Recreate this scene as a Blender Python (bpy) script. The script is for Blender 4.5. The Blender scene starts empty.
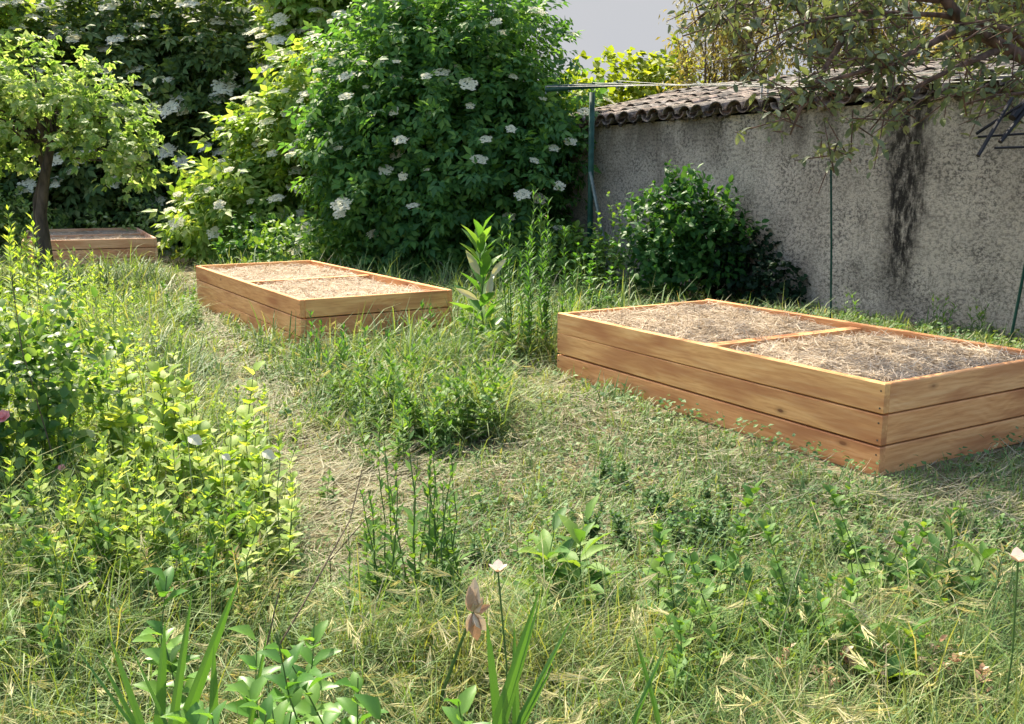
import bpy, math, random
import numpy as np
rng = np.random.default_rng(7)
random.seed(7)
R = math.radians
S = bpy.context.scene
C = S.collection

# ------------------------------------------------------------------ camera, sky, sun, exposure
CAM_H, PITCH, FPX = 1.4, R(11.1), 929.0
cam = bpy.data.cameras.new("camera"); co = bpy.data.objects.new("camera", cam); C.objects.link(co)
co.location = (0, 0, CAM_H); co.rotation_euler = (R(90) - PITCH, 0, 0)
cam.sensor_width = 36; cam.lens = FPX / 1024 * 36; cam.clip_end = 2000; cam.clip_start = 0.05
S.camera = co
SUN_AZ, SUN_EL = R(-27), R(50)          # azimuth clockwise from +Y
w = bpy.data.worlds.new("World"); S.world = w; w.use_nodes = True
nt = w.node_tree; bg = nt.nodes["Background"]
sky = nt.nodes.new("ShaderNodeTexSky"); sky.sky_type = 'NISHITA'; sky.sun_disc = False
sky.sun_elevation = SUN_EL; sky.sun_rotation = SUN_AZ
sky.air_density = 1.2; sky.dust_density = 4.5; sky.ozone_density = 1.5
nt.links.new(sky.outputs[0], bg.inputs[0]); bg.inputs[1].default_value = 0.15
sl = bpy.data.lights.new("sun", 'SUN'); sl.energy = 4.8; sl.angle = R(0.6); sl.color = (1, .90, .70)
so = bpy.data.objects.new("sun", sl); C.objects.link(so)
so.rotation_euler = (R(90) - SUN_EL, 0, math.pi - SUN_AZ)
S.view_settings.view_transform = 'Standard'; S.view_settings.look = 'None'
S.view_settings.gamma = 1; S.view_settings.exposure = 1.36
S.cycles.max_bounces = 6; S.cycles.diffuse_bounces = 3; S.cycles.transmission_bounces = 3
S.cycles.glossy_bounces = 2; S.cycles.transparent_max_bounces = 4
S.cycles.use_denoising = True

def P(px, py, z=0.0):                   # ground (or height z) point seen at that spot of the photograph
    a, u = (px - 512) / FPX, (362 - py) / FPX
    d = (a, math.cos(PITCH) + u * math.sin(PITCH), -math.sin(PITCH) + u * math.cos(PITCH))
    t = (z - CAM_H) / d[2]
    return np.array((d[0] * t, d[1] * t, z))
def Q(px, py, Y):                       # the same, at distance Y
    a, u = (px - 512) / FPX, (362 - py) / FPX
    d = (a, math.cos(PITCH) + u * math.sin(PITCH), -math.sin(PITCH) + u * math.cos(PITCH))
    t = Y / d[1]
    return np.array((d[0] * t, Y, CAM_H + d[2] * t))

# ------------------------------------------------------------------ helpers
class MB:
    def __init__(s): s.V = []; s.Q = []; s.T = []; s.n = 0
    def add(s, V, quads=None, tris=None):
        V = np.asarray(V, float).reshape(-1, 3)
        if quads is not None and len(quads): s.Q.append(np.asarray(quads, int).reshape(-1, 4) + s.n)
        if tris is not None and len(tris): s.T.append(np.asarray(tris, int).reshape(-1, 3) + s.n)
        s.V.append(V); s.n += len(V)
    def mesh(s, name, mat, smooth=False):
        me = bpy.data.meshes.new(name)
        V = np.concatenate(s.V) if s.V else np.zeros((0, 3))
        q = np.concatenate(s.Q) if s.Q else np.zeros((0, 4), int)
        t = np.concatenate(s.T) if s.T else np.zeros((0, 3), int)
        me.vertices.add(len(V)); me.vertices.foreach_set("co", V.astype(np.float32).ravel())
        me.loops.add(q.size + t.size)
        me.loops.foreach_set("vertex_index", np.concatenate([q.ravel(), t.ravel()]).astype(np.int32))
        me.polygons.add(len(q) + len(t))
        st = np.concatenate([np.arange(len(q)) * 4, q.size + np.arange(len(t)) * 3]).astype(np.int32)
        me.polygons.foreach_set("loop_start", st)
        me.polygons.foreach_set("use_smooth", np.full(len(st), smooth))
        me.update(calc_edges=True); me.validate()
        me.materials.append(mat)
        return me
    def build(s, name, mat, parent=None, smooth=False, loc=None):
        return link(name, s.mesh(name, mat, smooth), parent, loc)

def link(name, me, parent=None, loc=None):
    o = bpy.data.objects.new(name, me); C.objects.link(o)
    if parent is not None: o.parent = parent
    if loc is not None: o.location = loc
    return o
def tag(o, label=None, cat=None, group=None, kind=None):
    if label: o["label"] = label
    if cat: o["category"] = cat
    if group: o["group"] = group
    if kind: o["kind"] = kind
    return o
def thing(name, label, cat, loc=(0, 0, 0), rz=0, group=None):
    o = bpy.data.objects.new(name, None); C.objects.link(o)
    o.location = loc; o.rotation_euler = (0, 0, rz); o.empty_display_size = .2
    return tag(o, label, cat, group)
def dup(root, loc, rz=0, sc=1, label=None):
    r = root.copy(); C.objects.link(r); r.location = loc; r.rotation_euler = (0, 0, rz); r.scale = (sc,) * 3
    if label: r["label"] = label
    for ch in list(root.children):
        c = ch.copy(); C.objects.link(c); c.parent = r
        for g in list(ch.children):
            d = g.copy(); C.objects.link(d); d.parent = c
    return r

def box(mb, x0, x1, y0, y1, z0, z1):
    v = [(x, y, z) for x in (x0, x1) for y in (y0, y1) for z in (z0, z1)]
    mb.add(v, [(0, 1, 3, 2), (4, 6, 7, 5), (0, 4, 5, 1), (2, 3, 7, 6), (0, 2, 6, 4), (1, 5, 7, 3)])
def norm(v): return v / (np.linalg.norm(v, axis=-1, keepdims=True) + 1e-9)
def tube(mb, pts, rad, n=6):
    pts = np.asarray(pts, float); rad = np.broadcast_to(np.asarray(rad, float), (len(pts),))
    t = norm(np.gradient(pts, axis=0))
    up = np.where(np.abs(t[:, 2:3]) > .9, [[1., 0, 0]], [[0, 0, 1.]])
    a = norm(np.cross(t, up))
    for i in range(1, len(a)):
        if (a[i] * a[i - 1]).sum() < 0: a[i] = -a[i]
    b = np.cross(t, a)
    th = np.arange(n) * 2 * math.pi / n
    V = pts[:, None] + rad[:, None, None] * (np.cos(th)[None, :, None] * a[:, None] + np.sin(th)[None, :, None] * b[:, None])
    q = [(i * n + j, i * n + (j + 1) % n, (i + 1) * n + (j + 1) % n, (i + 1) * n + j) for i in range(len(pts) - 1) for j in range(n)]
    V = np.concatenate([V.reshape(-1, 3), pts[:1], pts[-1:]]); m = len(pts) * n
    tr = [((j + 1) % n, j, m) for j in range(n)] + [(m - n + j, m - n + (j + 1) % n, m + 1) for j in range(n)]
    mb.add(V, q, tr)
def wob(p0, p1, n, amp, r=rng):
    p0, p1 = np.asarray(p0, float), np.asarray(p1, float); t = np.linspace(0, 1, n)[:, None]
    k = r.normal(0, amp, (n, 3)); k[0] = 0; k[-1] = 0
    return p0 * (1 - t) + p1 * t + k
def frames(d, up, roll=None):
    """rotation matrices with local Y along d and local Z as near to up as possible"""
    y = norm(d); x = norm(np.cross(y, up)); z = np.cross(x, y)
    if roll is not None:
        c, s_ = np.cos(roll)[:, None], np.sin(roll)[:, None]
        x, z = c * x + s_ * z, -s_ * x + c * z
    return np.stack([x, y, z], axis=2)
def scatter(mb, tmpl, pos, M, sc):
    V, F, tri = tmpl
    n = len(pos); sc = np.asarray(sc, float)
    if sc.ndim == 1: sc = sc[:, None]
    W = np.einsum('nij,nvj->nvi', M, V[None] * sc[:, None, :]) + pos[:, None]
    off = (np.arange(n) * len(V))[:, None, None]
    mb.add(W, (F[None] + off).reshape(-1, 4) if len(F) else None, (tri[None] + off).reshape(-1, 3) if len(tri) else None)
E4, E3 = np.zeros((0, 4), int), np.zeros((0, 3), int)
# leaf templates: local Y is the length (1), X the width, Z the upper side
def leaf_t(wd=.25, fold=.08, droop=.12, belly=.45):
    V = np.array([(0, 0, 0), (wd, belly, fold), (0, belly + .05, 0), (-wd, belly, fold), (0, 1, -droop)], float)
    return V, np.array([(0, 1, 4, 2), (0, 2, 4, 3)]), E3
def leaf6_t(wd=.3, fold=.08, droop=.15, wave=.0):
    V = np.array([(0, 0, 0), (wd * .75, .2, fold * .6), (wd, .5, fold + wave), (wd * .6, .8, fold * .4 - droop * .5), (0, 1, -droop),
                  (-wd * .6, .8, fold * .4 - droop * .5), (-wd, .5, fold - wave), (-wd * .75, .2, fold * .6), (0, .35, 0), (0, .7, -droop * .35)], float)
    return V, np.array([(0, 1, 2, 8), (8, 2, 3, 9), (0, 8, 6, 7), (8, 9, 5, 6)]), np.array([(9, 3, 4), (9, 4, 5)])
def merge(ts):
    V, F, T, n = [], [], [], 0
    for v, f, t in ts:
        V.append(v); F.append(f + n); T.append(t + n); n += len(v)
    return np.concatenate(V), np.concatenate(F), np.concatenate(T)
def xf(t, ang=0, s=1, off=(0, 0, 0), tilt=0):
    v, f, r = t; c, n = math.cos(ang), math.sin(ang)
    v = v * s
    ct, st = math.cos(tilt), math.sin(tilt)
    v = np.stack([v[:, 0], v[:, 1] * ct - v[:, 2] * st, v[:, 1] * st + v[:, 2] * ct], 1)
    v = np.stack([v[:, 0] * c + v[:, 1] * n, -v[:, 0] * n + v[:, 1] * c, v[:, 2]], 1) + np.array(off)
    return v, f, r
L1 = leaf_t(); LW = leaf_t(.36, .07, .1, .4); LN = leaf_t(.1, .04, .2, .4); L6 = leaf6_t(); L6W = leaf6_t(.42, .1, .18, .05)
COMP = merge([xf(L1, 0, .5, (0, .55, 0), -.25)] + [xf(L1, sg * 1.05, .42, (0, .52 - .27 * k, -.01 * k), -.3) for sg in (-1, 1) for k in (0, 1)])
LOBED = merge([xf(LW, 0, .95, (0, 0, 0), -.1), xf(LW, .9, .7, (0, .12, 0), -.2), xf(LW, -.9, .7, (0, .12, 0), -.2)])

# ------------------------------------------------------------------ materials
def nodes(name):
    m = bpy.data.materials.new(name); m.use_nodes = True; t = m.node_tree
    return m, t, t.nodes["Principled BSDF"], t.nodes["Material Output"]
def ramp(t, cols, interp='LINEAR'):
    r = t.nodes.new("ShaderNodeValToRGB"); r.color_ramp.interpolation = interp
    e = r.color_ramp.elements
    for i, (p_, c) in enumerate(cols):
        k = e[i] if i < 2 else e.new(p_)
        k.position = p_; k.color = (*c, 1)
    return r
def lin(cols): return [(i / (len(cols) - 1), c) for i, c in enumerate(cols)]
def leaf_mat(name, cols, trans=.4, rough=.55, tint=(1.5, 1.35, .5), spec=.25, noise=.35):
    m, t, b, out = nodes(name); N = t.nodes.new; K = t.links.new
    g = N("ShaderNodeNewGeometry"); r = ramp(t, lin(cols)); 
    tc = N("ShaderNodeTexCoord"); nz = N("ShaderNodeTexNoise"); nz.inputs["Scale"].default_value = 2.2; nz.inputs["Detail"].default_value = 2
    K(tc.outputs["Object"], nz.inputs["Vector"])
    mx = N("ShaderNodeMix"); mx.data_type = 'FLOAT'; mx.inputs["Factor"].default_value = noise
    mr = N("ShaderNodeMapRange"); mr.inputs["From Min"].default_value = .3; mr.inputs["From Max"].default_value = .7
    K(nz.outputs[0], mr.inputs[0])
    K(g.outputs["Random Per Island"], mx.inputs["A"]); K(mr.outputs[0], mx.inputs["B"])
    K(mx.outputs["Result"], r.inputs[0]); K(r.outputs[0], b.inputs["Base Color"])
    b.inputs["Roughness"].default_value = rough; b.inputs["Specular IOR Level"].default_value = spec
    tr = N("ShaderNodeBsdfTranslucent"); mu = N("ShaderNodeMix"); mu.data_type = 'RGBA'; mu.blend_type = 'MULTIPLY'; mu.inputs["Factor"].default_value = 1
    K(r.outputs[0], mu.inputs["A"]); mu.inputs["B"].default_value = (*tint, 1); K(mu.outputs["Result"], tr.inputs[0])
    ms = N("ShaderNodeMixShader"); ms.inputs[0].default_value = trans
    K(b.outputs[0], ms.inputs[1]); K(tr.outputs[0], ms.inputs[2]); K(ms.outputs[0], out.inputs[0])
    return m
def bark_mat(name, c1, c2, scale=14):
    m, t, b, out = nodes(name); N = t.nodes.new; K = t.links.new
    tc = N("ShaderNodeTexCoord"); mp = N("ShaderNodeMapping"); mp.inputs["Scale"].default_value = (1, 1, .3)
    nz = N("ShaderNodeTexNoise"); nz.inputs["Scale"].default_value = scale; nz.inputs["Detail"].default_value = 6
    K(tc.outputs["Object"], mp.inputs[0]); K(mp.outputs[0], nz.inputs["Vector"])
    r = ramp(t, [(.35, c1), (.68, c2)]); K(nz.outputs[0], r.inputs[0]); K(r.outputs[0], b.inputs["Base Color"])
    bp = N("ShaderNodeBump"); bp.inputs["Strength"].default_value = .6; bp.inputs["Distance"].default_value = .02
    K(nz.outputs[0], bp.inputs["Height"]); K(bp.outputs[0], b.inputs["Normal"]); b.inputs["Roughness"].default_value = .9
    return m
def paint_mat(name, col, rough=.45, metal=0.0):
    m, t, b, out = nodes(name); N = t.nodes.new; K = t.links.new
    tc = N("ShaderNodeTexCoord"); nz = N("ShaderNodeTexNoise"); nz.inputs["Scale"].default_value = 18; nz.inputs["Detail"].default_value = 5
    K(tc.outputs["Object"], nz.inputs["Vector"])
    c = np.array(col); r = ramp(t, [(.35, tuple(c * .75)), (.7, tuple(np.minimum(c * 1.25 + .01, 1)))]); K(nz.outputs[0], r.inputs[0]); K(r.outputs[0], b.inputs["Base Color"])
    b.inputs["Roughness"].default_value = rough; b.inputs["Metallic"].default_value = metal; b.inputs["Specular IOR Level"].default_value = .25
    return m

M = {}
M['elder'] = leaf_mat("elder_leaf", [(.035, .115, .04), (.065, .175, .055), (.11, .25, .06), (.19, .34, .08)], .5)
M['elder_shaded'] = leaf_mat("shaded_elder_leaf", [(.04, .085, .035), (.07, .135, .045), (.12, .2, .06), (.24, .28, .12)], .42)  # dull copy of the elder leaf, back-garden shade put into its colour
M['elder_lit'] = leaf_mat("sunlit_elder_leaf", [(.09, .19, .035), (.16, .29, .05), (.27, .40, .08), (.45, .5, .2)], .45)  # pale copy of the elder leaf, sunlight put into its colour
M['yellow'] = leaf_mat("yellow_green_leaf", [(.12, .2, .02), (.22, .3, .03), (.34, .38, .06)], .5)
M['figleaf'] = leaf_mat("skylit_pale_leaf", [(.12, .21, .05), (.2, .32, .08), (.34, .43, .15), (.6, .6, .4)], .5, tint=(1.25, 1.3, .65))  # lightest tone paints in the sky's sheen on the leaves
M['willow'] = leaf_mat("willow_leaf", [(.13, .12, .05), (.21, .19, .07), (.3, .27, .11), (.16, .2, .05)], .35)
M['oak'] = leaf_mat("grey_oak_leaf", [(.07, .095, .055), (.12, .155, .09), (.2, .23, .15), (.14, .2, .06)], .35, .5, (1.3, 1.3, .5))
M['laurel'] = leaf_mat("laurel_leaf", [(.02, .08, .025), (.04, .13, .03), (.1, .22, .045)], .35, .5, spec=.22)
M['ivy'] = leaf_mat("ivy_leaf", [(.008, .022, .012), (.015, .038, .02), (.02, .055, .022)], .15, .55, spec=.15)
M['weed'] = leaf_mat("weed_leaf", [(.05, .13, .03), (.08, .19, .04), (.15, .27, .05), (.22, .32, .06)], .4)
M['fleabane'] = leaf_mat("fleabane_leaf", [(.05, .15, .03), (.08, .21, .035), (.12, .27, .045)], .4)
M['sunweed'] = leaf_mat("sunlit_weed_leaf", [(.13, .24, .04), (.22, .36, .06), (.36, .46, .12), (.6, .62, .4)], .5)  # weed leaf in lifted greens, sunlight carried by the colour
M['rose_leaf'] = leaf_mat("rose_leaf", [(.035, .1, .035), (.09, .2, .05), (.2, .32, .08), (.45, .52, .3)], .5, .4, spec=.4)
M['broad'] = leaf_mat("broad_leaf", [(.05, .15, .03), (.10, .24, .045), (.19, .33, .07)], .45, .4, spec=.4)
M['paleleaf'] = leaf_mat("pale_dry_leaf", [(.34, .37, .26), (.46, .46, .36), (.24, .31, .17)], .2)
M['dryherb'] = leaf_mat('dry_herb_leaf', [(.2, .16, .06), (.32, .27, .1), (.2, .24, .07)], .3)
M['iris'] = leaf_mat("iris_leaf", [(.04, .13, .025), (.07, .18, .035), (.11, .23, .045)], .3, .45, spec=.4, noise=.7)
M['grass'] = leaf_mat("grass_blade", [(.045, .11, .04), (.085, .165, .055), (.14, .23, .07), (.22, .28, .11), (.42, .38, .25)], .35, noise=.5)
M['grassy'] = leaf_mat("sunlit_grass_blade", [(.09, .15, .03), (.16, .22, .05), (.26, .28, .09), (.45, .40, .22)], .4, noise=.4)  # yellowed copy of the grass blade, sunshine put into its colour
M['cover'] = leaf_mat("ground_cover_leaf", [(.03, .085, .03), (.06, .14, .045), (.11, .21, .06), (.25, .28, .14)], .3)
M['hay'] = leaf_mat("hay_stalk", [(.15, .16, .08), (.25, .24, .15), (.38, .35, .25), (.13, .19, .08)], .2, .8, (1, .95, .7), noise=.3)
M['straw'] = leaf_mat("straw_stalk", [(.28, .215, .145), (.46, .37, .27), (.62, .53, .41)], .12, .8, (1, .9, .7), noise=.2)
M['seed'] = leaf_mat("grass_seed_head", [(.3, .31, .12), (.46, .44, .22), (.62, .57, .38)], .35, .7, (1.1, 1, .6))
M['stem'] = leaf_mat("green_stem", [(.06, .12, .03), (.1, .17, .05)], .1)
M['drystem'] = bark_mat("dry_stem", (.07, .05, .03), (.16, .12, .07), 40)
M['bark'] = bark_mat("dark_bark", (.025, .018, .012), (.10, .075, .055), 16)
M['bark_pale'] = bark_mat("willow_bark", (.07, .05, .03), (.2, .14, .09), 12)
M['bark_red'] = bark_mat("reddish_bark", (.05, .03, .02), (.17, .10, .075), 22)
M['flower'] = leaf_mat("elder_flower", [(.72, .7, .5), (.82, .8, .64), (.86, .85, .72)], .42, .8, (1, 1, .85))
M['rose'] = leaf_mat("rose_petal", [(.75, .25, .28), (.85, .45, .45)], .3, .6, (1, .8, .8))
M['petal'] = leaf_mat("pale_petal", [(.75, .58, .5), (.85, .75, .68)], .35, .7, (1, .9, .8))
M['wither'] = leaf_mat("withered_petal", [(.26, .04, .02), (.5, .34, .2), (.62, .5, .36), (.3, .14, .07)], .2, .8, (1, .9, .8), noise=.1)
M['green_paint'] = paint_mat("green_paint", (.006, .05, .036), .6)
M['grey_metal'] = paint_mat("grey_steel", (.16, .2, .2), .4, .6)
M['black_metal'] = paint_mat("black_metal", (.008, .008, .011), .6)
M['wire'] = paint_mat("white_line", (.4, .4, .37), .8)
M['white_plastic'] = paint_mat("white_plastic", (.36, .35, .36), .6)

def wood(nm="larch_board", cs=((.54, .245, .098), (.72, .385, .165), (.83, .51, .25))):
    m, t, b, out = nodes(nm); N = t.nodes.new; K = t.links.new
    tc = N("ShaderNodeTexCoord"); oi = N("ShaderNodeObjectInfo")
    ad = N("ShaderNodeVectorMath"); ad.operation = 'ADD'; sc = N("ShaderNodeVectorMath"); sc.operation = 'SCALE'; sc.inputs[3].default_value = 37
    K(oi.outputs["Random"], sc.inputs[0]); K(tc.outputs["Object"], ad.inputs[0]); K(sc.outputs[0], ad.inputs[1])
    wn = N("ShaderNodeTexNoise"); wn.inputs["Scale"].default_value = 2.2; wn.inputs["Detail"].default_value = 2
    mpw = N("ShaderNodeMapping"); mpw.inputs["Scale"].default_value = (1, 2.5, 2.5); K(ad.outputs[0], mpw.inputs[0]); K(mpw.outputs[0], wn.inputs["Vector"])
    sep = N("ShaderNodeSeparateXYZ"); K(ad.outputs[0], sep.inputs[0])
    # growth-ring lines: height across the board, bent by slow noise
    m1 = N("ShaderNodeMath"); m1.operation = 'MULTIPLY_ADD'; K(wn.outputs[0], m1.inputs[0]); m1.inputs[1].default_value = .22; K(sep.outputs[2], m1.inputs[2])
    m2 = N("ShaderNodeMath"); m2.operation = 'MULTIPLY'; K(m1.outputs[0], m2.inputs[0]); m2.inputs[1].default_value = 190
    sn = N("ShaderNodeMath"); sn.operation = 'SINE'; K(m2.outputs[0], sn.inputs[0])
    fn = N("ShaderNodeTexNoise"); fn.inputs["Scale"].default_value = 1; fn.inputs["Detail"].default_value = 6; fn.inputs["Roughness"].default_value = .65
    mp = N("ShaderNodeMapping"); mp.inputs["Scale"].default_value = (4, 55, 55); K(ad.outputs[0], mp.inputs[0]); K(mp.outputs[0], fn.inputs["Vector"])
    mm = N("ShaderNodeMath"); mm.operation = 'MULTIPLY_ADD'; K(sn.outputs[0], mm.inputs[0]); mm.inputs[1].default_value = .045; K(fn.outputs[0], mm.inputs[2])
    r = ramp(t, list(zip((.24, .5, .76), cs))); K(mm.outputs[0], r.inputs[0])
    # per-board tone
    r2 = ramp(t, lin([(.9, .76, .66), (1.06, 1.06, 1.06), (1, .86, .78), (1.08, 1.06, .95), (.98, .92, .84)])); K(oi.outputs["Random"], r2.inputs[0])
    mu = N("ShaderNodeMix"); mu.data_type = 'RGBA'; mu.blend_type = 'MULTIPLY'; mu.inputs["Factor"].default_value = 1; K(r.outputs[0], mu.inputs["A"]); K(r2.outputs[0], mu.inputs["B"])
    # knots and reddish patches
    vo = N("ShaderNodeTexVoronoi"); vo.inputs["Scale"].default_value = 2.6; mk = N("ShaderNodeMapping"); mk.inputs["Scale"].default_value = (.9, .01, 2.0)
    K(ad.outputs[0], mk.inputs[0]); K(mk.outputs[0], vo.inputs["Vector"])
    rk = ramp(t, [(.04, (.95, .95, .95)), (.065, (.35, .35, .35)), (.13, (0, 0, 0))]); K(vo.outputs["Distance"], rk.inputs[0])
    mx = N("ShaderNodeMix"); mx.data_type = 'RGBA'; K(rk.outputs[0], mx.inputs["Factor"]); K(mu.outputs["Result"], mx.inputs["A"]); mx.inputs["B"].default_value = (.17, .07, .03, 1)
    pn = N("ShaderNodeTexNoise"); pn.inputs["Scale"].default_value = 1.3; mpp = N("ShaderNodeMapping"); mpp.inputs["Scale"].default_value = (1.2, 5, 6); K(ad.outputs[0], mpp.inputs[0]); K(mpp.outputs[0], pn.inputs["Vector"])
    rp = ramp(t, [(.46, (0, 0, 0)), (.7, (.8, .8, .8))]); K(pn.outputs[0], rp.inputs[0])
    m3 = N("ShaderNodeMix"); m3.data_type = 'RGBA'; K(rp.outputs[0], m3.inputs["Factor"]); K(mx.outputs["Result"], m3.inputs["A"]); m3.inputs["B"].default_value = (.42, .15, .06, 1)
    K(m3.outputs["Result"], b.inputs["Base Color"]); b.inputs["Roughness"].default_value = .72; b.inputs["Specular IOR Level"].default_value = .25
    bp = N("ShaderNodeBump"); bp.inputs["Strength"].default_value = .35; bp.inputs["Distance"].default_value = .004; K(mm.outputs[0], bp.inputs["Height"]); K(bp.outputs[0], b.inputs["Normal"])
    return m
M['wood'] = wood()
M['wood_pale'] = wood('bleached_larch_board', ((.5, .26, .15), (.68, .42, .27), (.78, .54, .38)))

def soil(name, cols, scale, dist=.03):
    m, t, b, out = nodes(name); N = t.nodes.new; K = t.links.new
    tc = N("ShaderNodeTexCoord"); nz = N("ShaderNodeTexNoise"); nz.inputs["Scale"].default_value = scale; nz.inputs["Detail"].default_value = 8; nz.inputs["Roughness"].default_value = .7
    n2 = N("ShaderNodeTexNoise"); n2.inputs["Scale"].default_value = scale * 9; n2.inputs["Detail"].default_value = 3
    K(tc.outputs["Object"], nz.inputs["Vector"]); K(tc.outputs["Object"], n2.inputs["Vector"])
    mx = N("ShaderNodeMix"); mx.data_type = 'FLOAT'; mx.inputs["Factor"].default_value = .45; K(nz.outputs[0], mx.inputs["A"]); K(n2.outputs[0], mx.inputs["B"])
    n = len(cols); r = ramp(t, [(.32 + .36 * i / (n - 1), c) for i, c in enumerate(cols)]); K(mx.outputs["Result"], r.inputs[0]); K(r.outputs[0], b.inputs["Base Color"])
    bp = N("ShaderNodeBump"); bp.inputs["Strength"].default_value = 1; bp.inputs["Distance"].default_value = dist; K(mx.outputs["Result"], bp.inputs["Height"]); K(bp.outputs[0], b.inputs["Normal"])
    b.inputs["Roughness"].default_value = .95; b.inputs["Specular IOR Level"].default_value = .1
    return m
M['ground'] = soil("meadow_soil", [(.05, .045, .025), (.10, .085, .05), (.2, .17, .1), (.09, .11, .045)], 1.7)
M['bedsoil'] = soil("bed_soil", [(.13, .095, .065), (.32, .25, .18), (.48, .39, .29)], 5)

# the rough wall: u runs along the wall, z is height (object coordinates)
def stucco():
    m, t, b, out = nodes("roughcast_render"); N = t.nodes.new; K = t.links.new
    tc = N("ShaderNodeTexCoord"); sep = N("ShaderNodeSeparateXYZ"); K(tc.outputs["Object"], sep.inputs[0])
    def noise(scale, detail, rough=.6, sc=(1, 1, 1)):
        mp = N("ShaderNodeMapping"); mp.inputs["Scale"].default_value = sc; K(tc.outputs["Object"], mp.inputs[0])
        n = N("ShaderNodeTexNoise"); n.inputs["Scale"].default_value = scale; n.inputs["Detail"].default_value = detail; n.inputs["Roughness"].default_value = rough
        K(mp.outputs[0], n.inputs["Vector"]); return n.outputs[0]
    def math_(op, a, b_=0, c=0):
        n = N("ShaderNodeMath"); n.operation = op
        for i, v in enumerate((a, b_, c)):
            if hasattr(v, 'links'): K(v, n.inputs[i])
            else: n.inputs[i].default_value = v
        return n.outputs[0]
    def sm(v, lo, hi):
        n = N("ShaderNodeMapRange"); n.interpolation_type = 'SMOOTHSTEP'; K(v, n.inputs[0]); n.inputs[1].default_value = lo; n.inputs[2].default_value = hi; return n.outputs[0]
    def mix(f, a, b_):
        n = N("ShaderNodeMix"); n.data_type = 'RGBA'
        if hasattr(f, 'links'): K(f, n.inputs["Factor"])
        else: n.inputs["Factor"].default_value = f
        for k, v in (("A", a), ("B", b_)):
            if hasattr(v, 'links'): K(v, n.inputs[k])
            else: n.inputs[k].default_value = (*v, 1)
        return n.outputs["Result"]
    big = noise(1.1, 4); grain = noise(24, 5, .78, (1, 1, 1.25)); fine = noise(70, 4, .7)
    base = ramp(t, [(.3, (.49, .425, .35)), (.55, (.66, .58, .485)), (.75, (.76, .68, .58))]); K(big, base.inputs[0]); col = base.outputs[0]
    pits = math_('MULTIPLY', math_('SUBTRACT', 1, sm(math_('ADD', grain, math_('MULTIPLY', math_('SUBTRACT', noise(4.5, 5, .7), .5), .22)), .41, .55)), .8)
    fp = math_('MULTIPLY', math_('SUBTRACT', 1, sm(noise(52, 4, .75), .36, .5)), sm(noise(2.1, 3, .6), .42, .6))
    pits = math_('MULTIPLY', pits, math_('ADD', .68, math_('MULTIPLY', sm(noise(1.7, 3, .6), .4, .65), .42)))
    col = mix(math_('MAXIMUM', pits, math_('MULTIPLY', fp, .8)), col, (.085, .077, .068))
    u, z = sep.outputs[0], sep.outputs[2]
    def stain(u0, wid, z0, z1, s):
        du = math_('ADD', math_('SUBTRACT', u, u0), math_('MULTIPLY', math_('SUBTRACT', noise(2.5, 3, .6), .5), .5))
        a = math_('SUBTRACT', 1, sm(math_('ABSOLUTE', du), wid * .25, wid))
        c = math_('MULTIPLY', sm(z, z0, z0 + .5), math_('SUBTRACT', 1, sm(z, z1, z1 + .3)))
        return math_('MULTIPLY', math_('MULTIPLY', a, c), math_('MULTIPLY', sm(noise(13, 6, .75, (1, 1, .35)), .3, .62), s))
    dark = (.035, .031, .028)
    for a in STAINS: col = mix(stain(*a), col, dark)
    # grime under the eave and damp patches low down
    top = math_('MULTIPLY', sm(z, 1.35, 2.1), sm(noise(1.6, 4, .6, (1, 1, .35)), .38, .6))
    col = mix(math_('MULTIPLY', top, .6), col, (.075, .062, .045))
    damp = math_('MULTIPLY', math_('SUBTRACT', 1, sm(z, .2, 1.5)), sm(noise(1.3, 5, .6), .46, .62))
    col = mix(math_('MULTIPLY', damp, .4), col, (.06, .055, .05))
    K(col, b.inputs["Base Color"]); b.inputs["Roughness"].default_value = .95; b.inputs["Specular IOR Level"].default_value = .1
    h = math_('MULTIPLY_ADD', fine, .35, grain)
    bp = N("ShaderNodeBump"); bp.inputs["Strength"].default_value = 1; bp.inputs["Distance"].default_value = .035; K(h, bp.inputs["Height"]); K(bp.outputs[0], b.inputs["Normal"])
    return m

# ------------------------------------------------------------------ lie of the land
def vn(x, y, s=1.0, seed=0):
    x = np.asarray(x) * s + seed * 7.3; y = np.asarray(y) * s - seed * 3.1
    return (np.sin(x * 1.7 + 1.3 * np.sin(y * 1.1)) + np.sin(y * 2.1 + 1.7 * np.sin(x * .9 + 2)) + .6 * np.sin(x * 4.1 - y * 3.3) + .4 * np.sin(x * 7.7 + y * 6.1 + 1)) / 3
def gz(x, y): return .014 * vn(x, y, 1.1) + .008 * vn(x, y, 3.7, 3) - .012
DU, DV = np.array([math.cos(R(120.6)), math.sin(R(120.6))]), np.array([math.cos(R(30.6)), math.sin(R(30.6))])
BEDS = [  # near corner, long dir, short dir, length, width
    (np.array((1.770, 4.300)), R(120.6), 2.82, 1.46, .47),
    (np.array((-1.707, 7.435)), R(121.2), 3.62, 1.38, .55),
    (np.array((-5.90, 15.54)), R(116), 3.9, 2.0, .5)]
def inbed(x, y, mg=.03):
    r = np.zeros(np.shape(x), bool)
    for i, (n, a, Ln, W, f) in enumerate(BEDS):
        s = -1 if i != 2 else 1
        u = (x - n[0]) * math.cos(a) + (y - n[1]) * math.sin(a)
        v = ((x - n[0]) * math.sin(a) - (y - n[1]) * math.cos(a)) * (1 if i != 2 else -1)
        r |= (u > -mg) & (u < Ln + mg) & (v > -mg) & (v < W + mg)
    return r
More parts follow.
